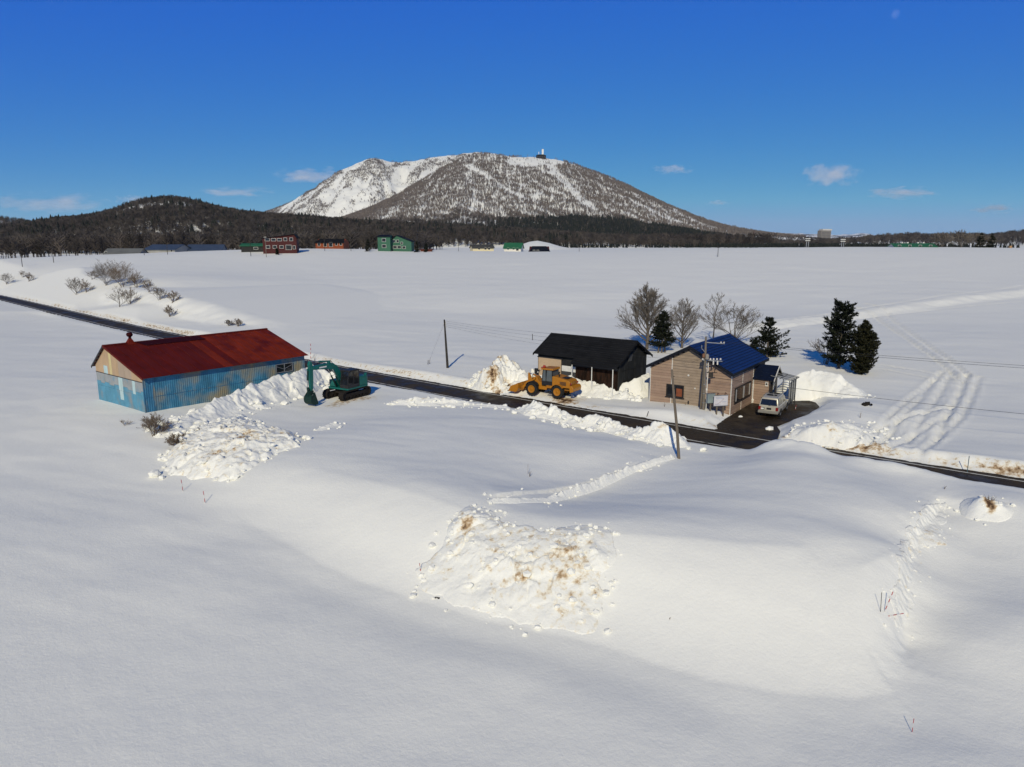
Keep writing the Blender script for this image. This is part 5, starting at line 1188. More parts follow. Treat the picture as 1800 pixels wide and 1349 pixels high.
CARP = mat('car_champagne', (.46, .43, .35), .35, .15, .06, 2, spec=.5)
CARG = mat('car_lower_grey', (.22, .21, .18), .5, 0, .1)
def loft(stations, closed_ends=True):    # stations: (x, [(y, z) ...]) from right-bottom round to left-bottom
    mb = MB(); n = len(stations[0][1]); vs = []; fs = []
    for x, pr in stations: vs += [(x, y, z) for y, z in pr]
    for i in range(len(stations)-1):
        for k in range(n): fs.append((i*n+k, i*n+(k+1) % n, (i+1)*n+(k+1) % n, (i+1)*n+k))
    fs += [tuple(range(n)), tuple(range((len(stations)-1)*n, len(stations)*n))]
    return mb.add(vs, fs)
def car(loc, rz):
    c = thing('parked_car', 'pale gold station wagon parked on the bare driveway by the porch', 'car', loc, rz)
    def sec(hw, zt, zs=.34, tuck=.06):
        return [(-hw+tuck, zs), (-hw, zs+.16), (-hw, .72), (-hw+.03, zt-.06), (-hw+.10, zt), (hw-.10, zt), (hw-.03, zt-.06), (hw, .72), (hw, zs+.16), (hw-.06, zs)]
    body = loft([(-2.28, sec(.74, .92, .42)), (-2.20, sec(.82, .98, .36)), (-1.6, sec(.85, 1.0)), (0, sec(.855, 1.0)), (.95, sec(.85, .99)), (1.25, sec(.84, .96)), (1.9, sec(.80, .90, .36)), (2.18, sec(.72, .80, .40)), (2.25, sec(.62, .72, .46))]).build('body', CARP, c, smooth='auto')
    def cs(b, t, z0, z1): return [(-b, z0), (-b+.02, z0+.05), (-t, z1-.08), (-t+.09, z1), (t-.09, z1), (t, z1-.08), (b-.02, z0+.05), (b, z0)]
    cabin = loft([(-2.20, cs(.79, .78, .96, 1.02)), (-2.12, cs(.79, .72, .96, 1.36)), (-2.0, cs(.80, .67, .96, 1.64)), (-1.75, cs(.80, .66, .96, 1.71)), (-.6, cs(.80, .67, .96, 1.73)), (.35, cs(.80, .66, .96, 1.68)), (.60, cs(.79, .66, .96, 1.58)), (1.25, cs(.77, .74, .93, .99))]).build('cabin', CARP, c, smooth='auto')
    def pane(pts, name, par=cabin):
        a = [Vector(p) for p in pts]; nrm = (a[1]-a[0]).cross(a[2]-a[0]).normalized()
        cen = sum(a, Vector())/len(a)
        if nrm.dot(cen-Vector((-.3, 0, 1.2))) < 0: nrm = -nrm
        mb = MB(); n = len(a); mb.add([p+nrm*.022 for p in a]+[p-nrm*.03 for p in a], [tuple(range(n)), tuple(range(2*n-1, n-1, -1))]+[(i, n+i, n+(i+1) % n, (i+1) % n) for i in range(n)])
        return mb.build(name, GLASS, par)
    pane([(-2.215, -.68, 1.06), (-2.215, .68, 1.06), (-2.085, .60, 1.54), (-2.085, -.60, 1.54)], 'rear_window')
    pane([(.66, -.60, 1.52), (.66, .60, 1.52), (1.16, .68, 1.04), (1.16, -.68, 1.04)], 'windscreen')
    for s_ in (-1, 1):
        yb, yt = s_*.785, s_*.685
        for a, b, a2, b2 in ((-1.95, -1.15, -1.88, -1.15), (-1.07, -.22, -1.07, -.22), (-.14, .82, -.14, .42)):
            pane([(a, yb, 1.04), (b, yb, 1.04), (b2, yt, 1.58), (a2, yt, 1.58)], 'side_window')
        MB().bar((-1.85, s_*.60, 1.77), (.25, s_*.60, 1.75), .035, .03).build('roof_rail', CARG, cabin)
        wheel(c, (-1.38, s_*.745, .335), .335, .225, BLACK, STEEL); wheel(c, (1.38, s_*.745, .335), .335, .225, BLACK, STEEL)
        for xx in (-1.38, 1.38):
            arch = [(xx+.40*math.cos(a), .335+.40*math.sin(a)) for a in [math.radians(v) for v in range(0, 181, 20)]]
            MB().prism(arch, s_*.80, s_*.862, 'y').build('wheel_arch', BLACK, c)
        MB().box(-2.325, -2.17, s_*.70-.10, s_*.70+.10, .64, .93).build('tail_light', mat('car_tail_red', (.20, .012, .01), .25), c, bevel=.015)
        MB().box(2.14, 2.215, s_*.55-.14, s_*.55+.14, .62, .74).build('headlight', WHITE, c, bevel=.01)
        MB().box(-.85, .95, s_*.856-.012, s_*.856+.012, .60, .66).build('side_moulding', CARG, c)
        for xx in (-.28, .6): MB().box(xx-.16, xx, s_*.862-.01, s_*.862+.012, .84, .88).build('door_handle', CARG, c)
        MB().box(.72, .86, s_*.93-.09, s_*.93+.08, 1.0, 1.14).build('mirror', CARP, c, bevel=.02)
    MB().box(-2.42, -2.18, -.82, .82, .38, .60).build('rear_bumper', CARG, c, bevel=.04); MB().box(2.12, 2.32, -.74, .74, .36, .56).build('front_bumper', CARP, c, bevel=.05)
    MB().box(-2.31, -2.27, .32, .66, .66, .86).build('number_plate', DARK, c); MB().box(-2.318, -2.31, .36, .63, .70, .82).build('plate_digits', WHITE, c)
    MB().box(-2.315, -2.26, -.24, .14, .70, .86).build('tailgate_handle', DARK, c, bevel=.01)
    MB().box(-.35, .20, -.42, .42, 1.722, 1.735).build('sunroof', GLASS, cabin)
    MB().box(-1.35, -.75, -.42, .42, 1.728, 1.740).build('sunroof', GLASS, cabin)
    MB().bar((-2.25, .0, 1.04), (-2.24, -.4, 1.12), .02).build('wiper', DARK, cabin)
    return c
car((22.85, 61.15, .006), math.radians(58.6))

# ================================================================ TREES AND SHRUBS
BARK = mat('tree_bark_grey', (.115, .098, .08), .9, 0, .3, 4, .3, 25)
TWIG = mat('tree_twigs', (.125, .108, .092), .9, 0, .25, 4)
TWIGR = mat('shrub_twigs', (.135, .10, .07), .9, 0, .3, 4)
def bare_tree(name, label, px, py, H, seed, spread=.45, r0=.16, stems=1, upright=.75, levels=4, clear=.22, n1=11, group=None, cat='tree', twig=TWIG, dens=1.0, loc=None, rmin=.011):
    rng = random.Random(seed); p = loc or gpt(px, py)
    t = thing(name, label, cat, (p.x, p.y, p.z-.12), 0, group)
    tr = MB(); tw = MB()
    def grow(mb, a, d, L, r, lv, seg):
        pts = [a]; rr = [r]; v = d.normalized()
        for k in range(seg):
            v = (v+Vector((rng.gauss(0, .10), rng.gauss(0, .10), rng.gauss(.05, .07)))).normalized()
            pts.append(pts[-1]+v*(L/seg)); rr.append(max(rmin, r*(1-.75*(k+1)/seg)))
        mb.tube(pts, rr, 5 if lv == 0 else (4 if lv == 1 else 3), caps=False); return pts, rr
    def branch(a, d, L, r, lv):
        pts, rr = grow(tr if lv <= 1 else tw, a, d, L, r, lv, 3 if lv < levels else 2)
        if lv >= levels: return
        nb = max(2, int(round((7, 6, 5, 4)[min(lv, 3)]*dens)))
        for k in range(nb):
            f = .25+.75*(k+rng.random())/nb; i = min(int(f*(len(pts)-1)), len(pts)-2); q = pts[i].lerp(pts[i+1], f*(len(pts)-1)-i)
            dd = (pts[i+1]-pts[i]).normalized(); az = rng.random()*6.28
            side = Vector((math.cos(az), math.sin(az), 0)); side = (side-dd*side.dot(dd)).normalized()
            an = math.radians(rng.uniform(22, 48)); nd = dd*math.cos(an)+side*math.sin(an)+Vector((0, 0, .12))
            branch(q, nd, L*rng.uniform(.42, .62)*(1.05-.3*f), max(rmin, rr[i]*.55), lv+1)
    for s in range(stems):
        lean = Vector((rng.gauss(0, .05+.18*(stems > 1)), rng.gauss(0, .05+.18*(stems > 1)), 1))
        base = Vector((rng.gauss(0, .12), rng.gauss(0, .12), 0)) if stems > 1 else Vector()
        Ht = H*(.80 if stems == 1 else rng.uniform(.5, .8))
        pts, rr = grow(tr, base, lean, Ht, r0*(1 if stems == 1 else .6), 0, 7)
        m = max(3, int(n1/(1 if stems == 1 else stems**.6)))
        for k in range(m):
            f = clear+(1-clear)*(k+.3*rng.random())/m; i = min(int(f*7), 6); q = pts[i].lerp(pts[i+1], f*7-i)
            az = k*2.4+rng.random()*.7; el = math.radians(90*upright*(.55+.45*f)+rng.uniform(-8, 8))
            d = Vector((math.cos(az)*math.cos(el), math.sin(az)*math.cos(el), math.sin(el)))
            L = H*spread*(1.15-.75*(f-clear)/(1-clear))*rng.uniform(.85, 1.12)
            branch(q, d, L, max(rmin, rr[i]*.5), 1)
    tr.build('trunk' if cat == 'tree' else 'stem', BARK if cat == 'tree' else twig, t, fix=False); o = tw.build('crown' if cat == 'tree' else 'twigs', twig, t, fix=False)
    return t

NEEDLE = tint_mat('conifer_needles', (.004, .007, .005), (.020, .026, .012), .8)
NEEDLE2 = tint_mat('arborvitae_leaves', (.006, .009, .004), (.038, .036, .014), .8)
def conifer(name, label, px, py, H, R, seed, shape=lambda f: (1-f)**.8, whorls=22, per=9, droop=.0, tip=.25, clear=.08, tuft=.20, dens=1.0, m=NEEDLE, irregular=.35, group=None, loc=None, lean=(0, 0), trunks=1, limbs=()):
    rng = random.Random(seed); p = loc or gpt(px, py); t = thing(name, label, 'tree', (p.x, p.y, p.z-.12), 0, group)
    tr = MB(); V = []; Fs = []; T = []
    for k in range(trunks):
        ox, oy = (rng.gauss(0, .35), rng.gauss(0, .25)) if trunks > 1 else (0, 0)
        tr.tube([(ox, oy, 0), (ox*.6+lean[0]*H*.5, oy*.6, H*.5), (lean[0]*H, lean[1]*H, H*.97)], [.022*H, .015*H, .01], 7)
    def tuftat(q, d, s):
        d = d.normalized(); a = d.cross(Vector((0, 0, 1)));
        if a.length < .05: a = Vector((1, 0, 0))
        a.normalize(); b = a.cross(d); tn = rng.random()**1.3
        for k in range(3):
            an = rng.random()*6.28; w = a*math.cos(an)+b*math.sin(an); i = len(V)
            e = d*rng.uniform(.6, 1.1)+w*rng.uniform(.25, .7)
            c = w.cross(d)*s*.24
            V.extend([tuple(q-c), tuple(q+c), tuple(q+e*s)]); Fs.append((i, i+1, i+2)); T.extend([tn]*3)
    def limb(q0, d, L, s):
        n = max(3, int(L/(tuft*.55)*dens)); pts = []; q = q0.copy(); v = d.normalized()
        for k in range(5):
            pts.append(q.copy()); v = (v+Vector((rng.gauss(0, .07), rng.gauss(0, .07), rng.gauss(tip*.13, .05)))).normalized(); q = q+v*(L/4)
        tr.tube(pts, [max(.006, .02*L*(1-.2*k)*.5) for k in range(5)], 3, caps=False)
        for k in range(n):
            f = .18+.82*(k+rng.random())/n; i = min(int(f*4), 3); g = pts[i].lerp(pts[i+1], f*4-i); ax = (pts[i+1]-pts[i]).normalized()
            for rep in range(3):
                sd = Vector((rng.gauss(0, 1), rng.gauss(0, 1), rng.gauss(.2, .6))).normalized()
                off = sd*rng.random()*.30*L*(1.1-f)*.8
                tuftat(g+off, ax*.8+sd*.7, s*rng.uniform(.7, 1.3))
    for w in range(whorls):
        f = clear+(1-clear)*(w+.5*rng.random())/whorls; z = H*f
        for k in range(per):
            if rng.random() < .12: continue
            az = rng.random()*6.28; L = R*shape(f)*rng.uniform(1-irregular, 1+irregular*.6)
            if L < .12: L = .12
            el = -droop+.55*f
            c = Vector((lean[0]*z, lean[1]*z, z))
            limb(c, Vector((math.cos(az), math.sin(az), el)), L, tuft)
    for (f, az, L, el) in limbs: limb(Vector((lean[0]*H*f, 0, H*f)), Vector((math.cos(az), math.sin(az), el)), L, tuft)
    for k in range(8): tuftat(Vector((lean[0]*H, lean[1]*H, H*(.95+.006*k))), Vector((rng.gauss(0, .4), rng.gauss(0, .4), 1)), tuft*.9)
    tr.build('trunk', BARK, t, fix=False)
    me = bpy.data.meshes.new('crown'); me.from_pydata(V, [], Fs); me.update(); a = me.attributes.new('tint', 'FLOAT', 'POINT'); a.data.foreach_set('value', T)
    link('crown', me, m, t); return t

G_T = 'trees behind the house and shed'
bare_tree('bare_tree', 'large round-crowned leafless tree behind the dark shed', 1137, 614, 8.5, 11, .42, .24, upright=.66, clear=.12, n1=34, group=G_T, dens=1.25)
conifer('conifer', 'short dark conifer between the leafless trees behind the shed', 1164, 620, 5.2, 1.9, 12, lambda f: .8*(1-f)**.55+.1, 17, 9, .05, .3, .18, .24, group=G_T, trunks=3)
bare_tree('bare_tree', 'medium leafless tree just left of the blue roof', 1199, 612, 6.6, 13, .44, .17, upright=.66, clear=.12, n1=24, group=G_T)
bare_tree('bare_tree', 'slender tall leafless tree rising behind the blue roof', 1254, 600, 7.6, 14, .34, .11, upright=.66, clear=.30, n1=12, group=G_T, levels=3)
bare_tree('bare_tree', 'broad low leafless tree over the right end of the blue roof', 1288, 606, 5.6, 15, .62, .15, stems=4, upright=.55, clear=.1, n1=12, group=G_T)
conifer('conifer', 'dark ragged conifer with a long side limb behind the porch', 1348, 628, 4.9, 2.0, 16, lambda f: .95*(1-f)**.75+.08, 15, 8, .0, .5, .05, .24, irregular=.5, limbs=[(.30, .05, 3.0, .75), (.2, .0, 2.9, .35), (.16, -.2, 2.6, .15)])
conifer('conifer', 'low dark conifer tucked against the ragged one by the porch', 1325, 632, 2.7, 1.1, 17, lambda f: .9*(1-f)**.5+.1, 9, 8, .0, .4, .05, .22)
G_R = 'trees right of the house'
conifer('conifer', 'tall dark fir with open ragged branches right of the house', 1474, 648, 7.1, 2.5, 18, lambda f: .30+.62*math.sin(min(1, f*1.15)*math.pi*.62)*(1-f)**.55+.1*(1-f), 21, 9, -.02, .35, .10, .27, group=G_R, irregular=.5)
conifer('arborvitae', 'dense brownish arborvitae beside the tall fir', 1514, 658, 5.8, 2.0, 19, lambda f: (.62+.55*f if f < .35 else .95*((1-f)/.65)**.75), 24, 12, -.25, .5, .02, .20, m=NEEDLE2, irregular=.22, group=G_R, dens=1.1)
bare_tree('bare_shrub', 'grey leafless shrub on the left of the tall fir', 1452, 640, 4.2, 20, .45, .08, stems=5, upright=.55, clear=.15, n1=14, cat='shrub', twig=TWIG, group=G_R, levels=3)
G_S = 'leafless shrubs below the barn corner'
bare_tree('bare_shrub', 'round leafless shrub at the near corner of the blue barn', 272, 766, 2.0, 31, .5, .05, stems=9, upright=.6, clear=.1, n1=22, cat='shrub', twig=TWIGR, group=G_S, levels=3, rmin=.007)
bare_tree('bare_shrub', 'dark spreading leafless shrub left of the brown-streaked spill', 312, 788, 1.5, 32, .5, .045, stems=10, upright=.4, clear=.1, n1=22, cat='shrub', twig=TWIGR, group=G_S, levels=3, rmin=.007)
bare_tree('bare_shrub', 'sparse little leafless shrub between the two snow heaps', 355, 768, 1.2, 33, .55, .03, stems=3, upright=.5, clear=.15, n1=10, cat='shrub', twig=TWIGR, group=G_S, levels=2, rmin=.007)
bare_tree('bare_shrub', 'tiny twig poking from a snow lump below the barn gable', 219, 748, .7, 34, .6, .02, stems=4, upright=.5, clear=.2, n1=5, cat='shrub', twig=TWIGR, group=G_S, levels=2, rmin=.006)
G_B = 'leafless shrubs on the cut bank'
for i, (px, py, h, st, lab) in enumerate([(12,500,4.6,4,'leafless shrub at the left picture edge on the cut bank'),(40,488,3.0,3,'thin leafless shrub near the left end of the cut bank'),(52,495,3.2,4,'brown leafless shrub near the left end of the bank'),
    (135,518,4.6,5,'yellowish leafless shrub on the middle of the bank'),(152,514,3.6,4,'sparse leafless shrub right of the yellowish one on the bank'),(163,492,3.6,3,'thin sapling left of the big shrubs on the bank'),(187,502,7.2,7,'big bushy leafless shrub on top of the bank'),
    (215,505,7.0,7,'second big bushy leafless shrub on top of the bank'),(240,506,4.4,5,'medium leafless shrub right of the big ones on the bank'),(210,540,5.2,3,'tall thin sapling low on the bank above the road'),(228,535,4.2,4,'leafless sapling low on the bank beside the tall thin one'),
    (262,514,3.2,4,'leafless shrub on the slope right of the bushy group'),(280,528,3.4,4,'small leafless shrub where the bank gets lower'),(303,533,3.2,4,'leafless shrub near the right end of the bank'),(299,557,2.6,4,'thin twiggy shrub at the foot of the bank'),
    (403,573,1.5,4,'low twigs sticking out of the snow behind the barn roof'),(418,574,1.6,4,'low twigs just right of those behind the barn roof')]):
    bare_tree('bare_shrub', lab, px, py, h, 50+i, .42, .07, stems=st, upright=.6, clear=.1, n1=5*st, cat='shrub', twig=TWIGR if i % 3 else TWIG, group=G_B, levels=3, rmin=.012, dens=.9)
G_F = 'leafless trees on the right horizon'
for i, (px, Y, h, lab) in enumerate([(1655,330,8.6,'leftmost leafless tree of the clump on the right horizon'),(1690,335,9.4,'second leafless tree of the clump on the right horizon'),(1716,340,8.0,'third leafless tree, right of the tall one on the horizon'),(1740,345,7.4,'rightmost leafless tree of the horizon clump')]):
    q = at(px, 437, Y); bare_tree('bare_tree', lab, 0, 0, h, 80+i, .5, .22, stems=2, upright=.5, clear=.12, n1=22, group=G_F, loc=Vector((q.x, Y, gz(q.x, Y))), rmin=.05, levels=3)
for i, (px, Y, h, lab) in enumerate([(1722,335,6.8,'dark fir among the leafless clump on the right horizon'),(1742,338,6.5,'second dark fir right of the horizon clump'),(647,300,4.8,'slim dark fir left of the green far house'),(733,300,4.4,'dark fir right of the green far house'),(749,302,3.4,'smaller fir beside the one right of the green far house'),(487,276,2.2,'small dark fir before the red far house')]):
    q = at(px, 440, Y); conifer('conifer', lab, 0, 0, h, h*(.26 if px < 800 else .38), 90+i, lambda f: .95*(1-f)**.8+.05, 9, 6, .1, .2, .05, .45, loc=Vector((q.x, Y, gz(q.x, Y))), group='far dark firs')

# ================================================================ POLES, WIRES, SIGN, STAKES
POLEW = mat('pole_wood', (.14, .115, .088), .85, 0, .3, 3, .3, 30, stretch=(1, 1, .2))
POLEC = mat('pole_concrete', (.15, .13, .105), .8, 0, .2, 3)
POLED = mat('pole_dark', (.035, .030, .025), .85, 0, .3, 3)
CERAM = mat('insulator_white', (.62, .60, .56), .3)
WIRE = mat('wire_black', (.02, .02, .022), .5)
def wire(label, a, b, sag, r=.016, n=24, name='overhead_wire', group='overhead wires'):
    a, b = Vector(a), Vector(b); pts = []
    for k in range(n+1):
        f = k/n; p = a.lerp(b, f); p.z -= sag*4*f*(1-f); pts.append(p-a)
    return tag(MB().tube(pts, r*.75, 5).build(name, WIRE, None, tuple(a)), label, 'wire', group)
# slim pole beyond the road
pa = gpt(787, 647); ta = at(781, 562, pa.y+.2)
A = thing('utility_pole', 'slim dark utility pole standing alone beyond the road', 'pole', tuple(pa-Vector((0, 0, .2))))
ha = ta-(pa-Vector((0, 0, .2)))
MB().tube([(0, 0, 0), tuple(ha*.5), tuple(ha)], [.15, .12, .085], 10).build('pole', POLED, A)
for k, z in enumerate((.30, .50, .70, .90)):
    q = ha-Vector((0, 0, z)); MB().lathe([(.03, 0), (.06, .03), (.06, .08), (.03, .11)], 8, (q.x+.16, q.y, q.z)).build('insulator', CERAM, A)
MB().bar(tuple(ha-Vector((-.10, 0, .2))), tuple(ha-Vector((-.10, 0, 1.0))), .04).build('bracket', POLED, A)
g0 = gpt(752, 641); wire('thin guy wire from the lone dark pole to the snow', ta-Vector((0, 0, .4)), g0, 0, .010, 4, 'guy_wire')
tag(MB().tube([(0, 0, -.1), (.05, 0, .5)], .035, 6).build('guy_anchor', POLED, None, tuple(g0)), 'short dark guy wire anchor sticking out of the snow', 'anchor')
# pole with transformers before the house
pb = Vector((16.4, 60.0, gz(16.4, 60.0))); tb = at(1241, 592, pb.y)
B = thing('utility_pole', 'utility pole with insulators and transformer before the house gable', 'pole', (pb.x, pb.y, pb.z-.2))
hb_ = tb-Vector((pb.x, pb.y, pb.z-.2)); Hb = hb_.z
MB().tube([(0, 0, 0), (hb_.x*.5, 0, Hb*.5), (hb_.x, 0, Hb)], [.12, .105, .08], 12).build('pole', POLEC, B)
MB().tube([(-.22, .12, 0), (-.12, .10, Hb*.62)], [.09, .07], 10).build('support_pole', POLEW, B)
MB().tube([(.20, -.05, .1), (.20, -.05, Hb*.66)], .035, 8).build('cable_riser', WHITE, B)
zt = lambda py: at(1241, py, pb.y).z-(pb.z-.2)
cr_ = MB().bar((-.15, 0, zt(602)), (1.45, -.15, zt(604)), .07, .07).build('crossarm', STEEL, B)
for x in (1.15, 1.4): MB().lathe([(.03, 0), (.07, .03), (.07, .10), (.03, .14)], 8, (x, -.13, zt(604)+.03)).build('insulator', CERAM, cr_)
c2_ = MB().bar((-.35, 0, zt(633)), (1.35, -.12, zt(635)), .08, .08).build('crossarm', STEEL, B)
for x in (-.3, .35, .62, .9, 1.2): MB().lathe([(.03, 0), (.08, .03), (.08, .12), (.03, .17)], 8, (x, -.08, zt(634)+.04)).build('insulator', CERAM, c2_)
for x in (.6, .95): MB().bar((x, -.1, zt(634)), (x, -.1, zt(641)), .12, .10).build('fuse_holder', CERAM, c2_)
MB().lathe([(.05, -.02), (.16, .0), (.16, .36), (.12, .40), (.04, .46)], 12, (.02, -.24, zt(631))).build('transformer', mat('transformer_grey', (.26, .24, .21), .6), B)
MB().lathe([(.05, -.02), (.12, .0), (.12, .26), (.04, .32)], 12, (-.24, -.12, zt(628))).build('transformer', mat('transformer_brown', (.22, .11, .06), .6), B)
MB().bar((.1, -.05, zt(655)), (.95, -.15, zt(655)), .06).build('crossarm', POLED, B); MB().bar((.15, -.05, zt(655)), (.75, -.12, zt(645)), .05).build('arm_brace', POLED, B)
MB().box(.30, .58, -.24, -.04, zt(663), zt(656)).build('junction_box', POLED, B); MB().bar((.75, -.12, zt(655)), (.75, -.12, zt(646)), .05).build('arm_brace', POLED, B)
MB().bar((-.45, 0, zt(612)), (-.1, 0, zt(620)), .05).build('arm_brace', STEEL, B); MB().bar((-.42, 0, zt(607)), (-.42, 0, zt(614)), .05, .05).build('insulator_pin', STEEL, B)
for z in (.8, 1.6, 2.4): MB().lathe([(.145, z), (.145, z+.05)], 12).build('pole_band', STEEL, B)
MB().box(.1, .2, -.19, -.13, 1.9, 2.1).build('pole_plate', WHITE, B)
# leaning wooden pole in the foreground
pw_ = gpt(1194, 806); tw_ = at(1181, 650, pw_.y+.1)
Wp = thing('wooden_pole', 'bare leaning wooden pole in the snow near the road', 'pole', (pw_.x, pw_.y, pw_.z-.3)); hw_ = tw_-Vector((pw_.x, pw_.y, pw_.z-.3))
MB().tube([(0, 0, 0), tuple(hw_*.35+Vector((.04, 0, 0))), tuple(hw_*.7), tuple(hw_)], [.105, .095, .082, .07], 12).build('pole', POLEW, Wp)
for f in (.72, .80, .93): MB().tube([tuple(hw_*f), tuple(hw_*f+Vector((.10, -.14, .02)))], .018, 6).build('step_bolt', POLED, Wp)
# wires
Ba = Vector((pb.x, pb.y, pb.z-.2))
for k, (dz, py, lab) in enumerate([(.28, 604, 'topmost wire from the lone pole to the house pole'), (.48, 614, 'second wire from the lone pole to the house pole'), (.68, 626, 'third wire from the lone pole to the house pole'), (.88, 636, 'lowest wire from the lone pole to the house pole')]):
    wire(lab, ta+Vector((.16, 0, -dz+.1)), Ba+Vector((-.1, 0, zt(py))), .35+.05*k, .011)
sp = (ta+Vector((.16, 0, -.5))).lerp(Ba+Vector((-.1, 0, zt(620))), .40); sp.z -= .38
tag(MB().box(-.03, .03, -.03, .03, -.30, .34).build('wire_spacer', POLED, None, tuple(sp)), 'small dark spacer hanging on the wires left of the shed', 'spacer')
E2 = [at(2250, 668, 42), at(2250, 674, 42)]
wire('upper wire running right from the house pole across the field', Ba+Vector((1.15, -.13, zt(600))), E2[0], .25, .015); wire('second upper wire just below it running right from the house pole', Ba+Vector((1.4, -.13, zt(603))), E2[1], .25, .015)
wire('single low cable sagging right from the house pole over the driveway', Ba+Vector((.9, -.15, zt(664))), at(2250, 768, 42), .30, .018)
wire('service wire from the pole to the house gable', Ba+Vector((-.1, 0, zt(628))), Vector(house.matrix_world.translation)+Vector((0, 0, 0)) if False else Vector((14.9, 62.3, 4.2)), .15, .012)
# sign board and cabinet before the house corner
ps_ = gpt(1265, 730); S = thing('sign_board', 'white notice board on two wooden posts with small lamps on top', 'sign', (ps_.x, ps_.y, ps_.z-.15), math.radians(10))
for x in (-.30, .30): MB().box(x-.06, x+.06, -.03, .05, 0, 1.25).build('post', POLEW, S)
bd = MB().box(-.62, .62, -.09, -.04, .98, 1.86).build('board', mat('sign_face', (.56, .55, .58), .6, 0, .06), S)
PINK = mat('sign_print', (.42, .36, .40), .7); LIL = mat('sign_print_blue', (.36, .38, .48), .7)
MB().tube([(-.55+.1*k, -.095, 1.12+.0075*k*k) for k in range(9)], .02, 5).build('printed_line', PINK, bd)
for (x0, x1, z) in ((-.5, .1, 1.70), (-.45, .2, 1.60), (.1, .5, 1.30), (-.5, -.1, 1.08)): MB().box(x0, x1, -.096, -.091, z, z+.04).build('printed_line', LIL, bd)
MB().box(-.64, .64, -.10, -.03, 1.84, 1.90).build('board_frame', STEEL, bd); MB().box(-.64, .64, -.10, -.03, .94, 1.0).build('board_frame', STEEL, bd)
for x in (-.35, .33):
    MB().tube([(x, -.05, 1.88), (x, -.12, 2.10), (x, -.22, 2.12)], .02, 6).build('lamp_arm', POLED, S); MB().lathe([(.10, 0), (.05, .09), (.03, .12)], 10, (x, -.22, 2.02)).build('lamp_head', mat('lamp_brown', (.10, .05, .03), .5), S)
pk = gpt(1250, 724); K = thing('electric_cabinet', 'grey electric cabinet on a post beside the notice board', 'cabinet', (pk.x, pk.y+.3, pk.z-.15), math.radians(10))
MB().box(-.33, .33, -.14, .14, .85, 1.65).build('cabinet_box', mat('cabinet_grey', (.20, .25, .26), .5), K, bevel=.02); MB().box(-.35, .35, -.17, .17, 1.65, 1.69).build('cabinet_lid', STEEL, K); MB().box(-.05, .05, -.05, .05, 0, .86).build('post', POLEW, K); MB().box(.2, .24, -.16, -.14, 1.15, 1.35).build('handle', POLED, K)
# marker stakes
REDP = mat('stake_red', (.38, .025, .03), .5); WHP = mat('stake_white', (.62, .60, .58), .5)
def stake(px, py, L, lean, label, m=None, r=.016, group='red and white marker stakes', bands=4):
    p = gpt(px, py); t = thing('marker_stake', label, 'stake', (p.x, p.y, p.z-.15), 0, group)
    d = Vector(lean).normalized()*(L+.15)
    for k in range(bands):
        MB().tube([tuple(d*(k/bands)), tuple(d*((k+1)/bands))], r, 6).build('band', m or (REDP if (bands-k) % 2 else WHP), t)
    return t
stake(1603, 1288, .50, (.05, .05, 1), 'red and white stake alone in the lower right snow', r=.011)
stake(1552, 1078, .95, (.50, .35, .85), 'red and white stake leaning right, one of three at the dug face', r=.016, bands=7)
stake(1552, 1079, .75, (.97, .1, .12), 'red stake lying flat at the dug face', r=.016, bands=6)
stake(1548, 1076, .85, (-.04, .0, 1), 'thin bare stake upright beside the two red ones', POLED, .011)
stake(361, 885, .72, (-.12, .1, 1), 'red-topped stake in the field below the spill', r=.018)
stake(322, 864, .72, (-.12, .1, 1), 'red and white stake just left of the red-topped one', r=.018)
stake(740, 1005, .42, (-.10, 0, 1), 'short pinkish stake at the left foot of the dirty spill', r=.015)
stake(546, 632, 2.0, (.05, 0, 1), 'tall red and white road marker behind the barn corner', r=.035, bands=8)
stake(1700, 832, 1.15, (0, 0, 1), 'thin blue-grey marker post beside the right road bend', mat('stake_blue', (.06, .12, .15), .5), .022)
stake(1397, 722, .50, (.15, 0, 1), 'red-topped stake at the edge of the bare driveway', r=.02)
stake(928, 834, .60, (.0, .1, 1), 'thin twig stake in the middle of the yard', mat('stake_pale', (.25, .20, .16), .7), .011)
stake(1136, 733, .50, (.3, .1, 1), 'short grey stick beside the road before the house', POLED, .03)
def twig(px, py, h, label, seed, n=6, m=None):
    rng = random.Random(seed); p = gpt(px, py); mb = MB()
    for k in range(n):
        a = rng.random()*6.28; l = h*rng.uniform(.5, 1); sp_ = rng.uniform(.1, .7)
        mb.tube([(0, 0, -.1), (math.cos(a)*sp_*l*.3, math.sin(a)*sp_*l*.3, l*.5), (math.cos(a)*sp_*l*.8, math.sin(a)*sp_*l*.8, l)], [.012, .009, .004], 4)
    tag(mb.build('dry_twig', m or TWIGR, None, tuple(p)), label, 'twig', 'dry stalks in the snow')
twig(931, 838, .35, 'dry stalk beside the thin stake in the yard', 1); twig(553, 634, 1.1, 'bent dry grass beside the tall road marker', 2, 4); twig(1512, 735, .6, 'two thin stalks on the mound right of the driveway', 3, 3)
twig(1177, 1089, .12, 'tiny dark twig on the bright right bank', 4, 3); twig(1660, 860, .25, 'tiny dark twig near the right road bend', 5, 3); twig(1740, 893, .7, 'brown grass tuft poking out of the small roadside heap', 6, 40)
twig(755, 640, .9, 'thin stalk beside the guy wire anchor', 7, 3); twig(1168, 715, .4, 'red-brown stalks at the foot of the house gable', 8, 6); twig(1205, 712, .4, 'dry stalks right of the gable window', 9, 4)
DIRT = mat('soil_dark', (.012, .009, .007), .95, 0, .3, 5)
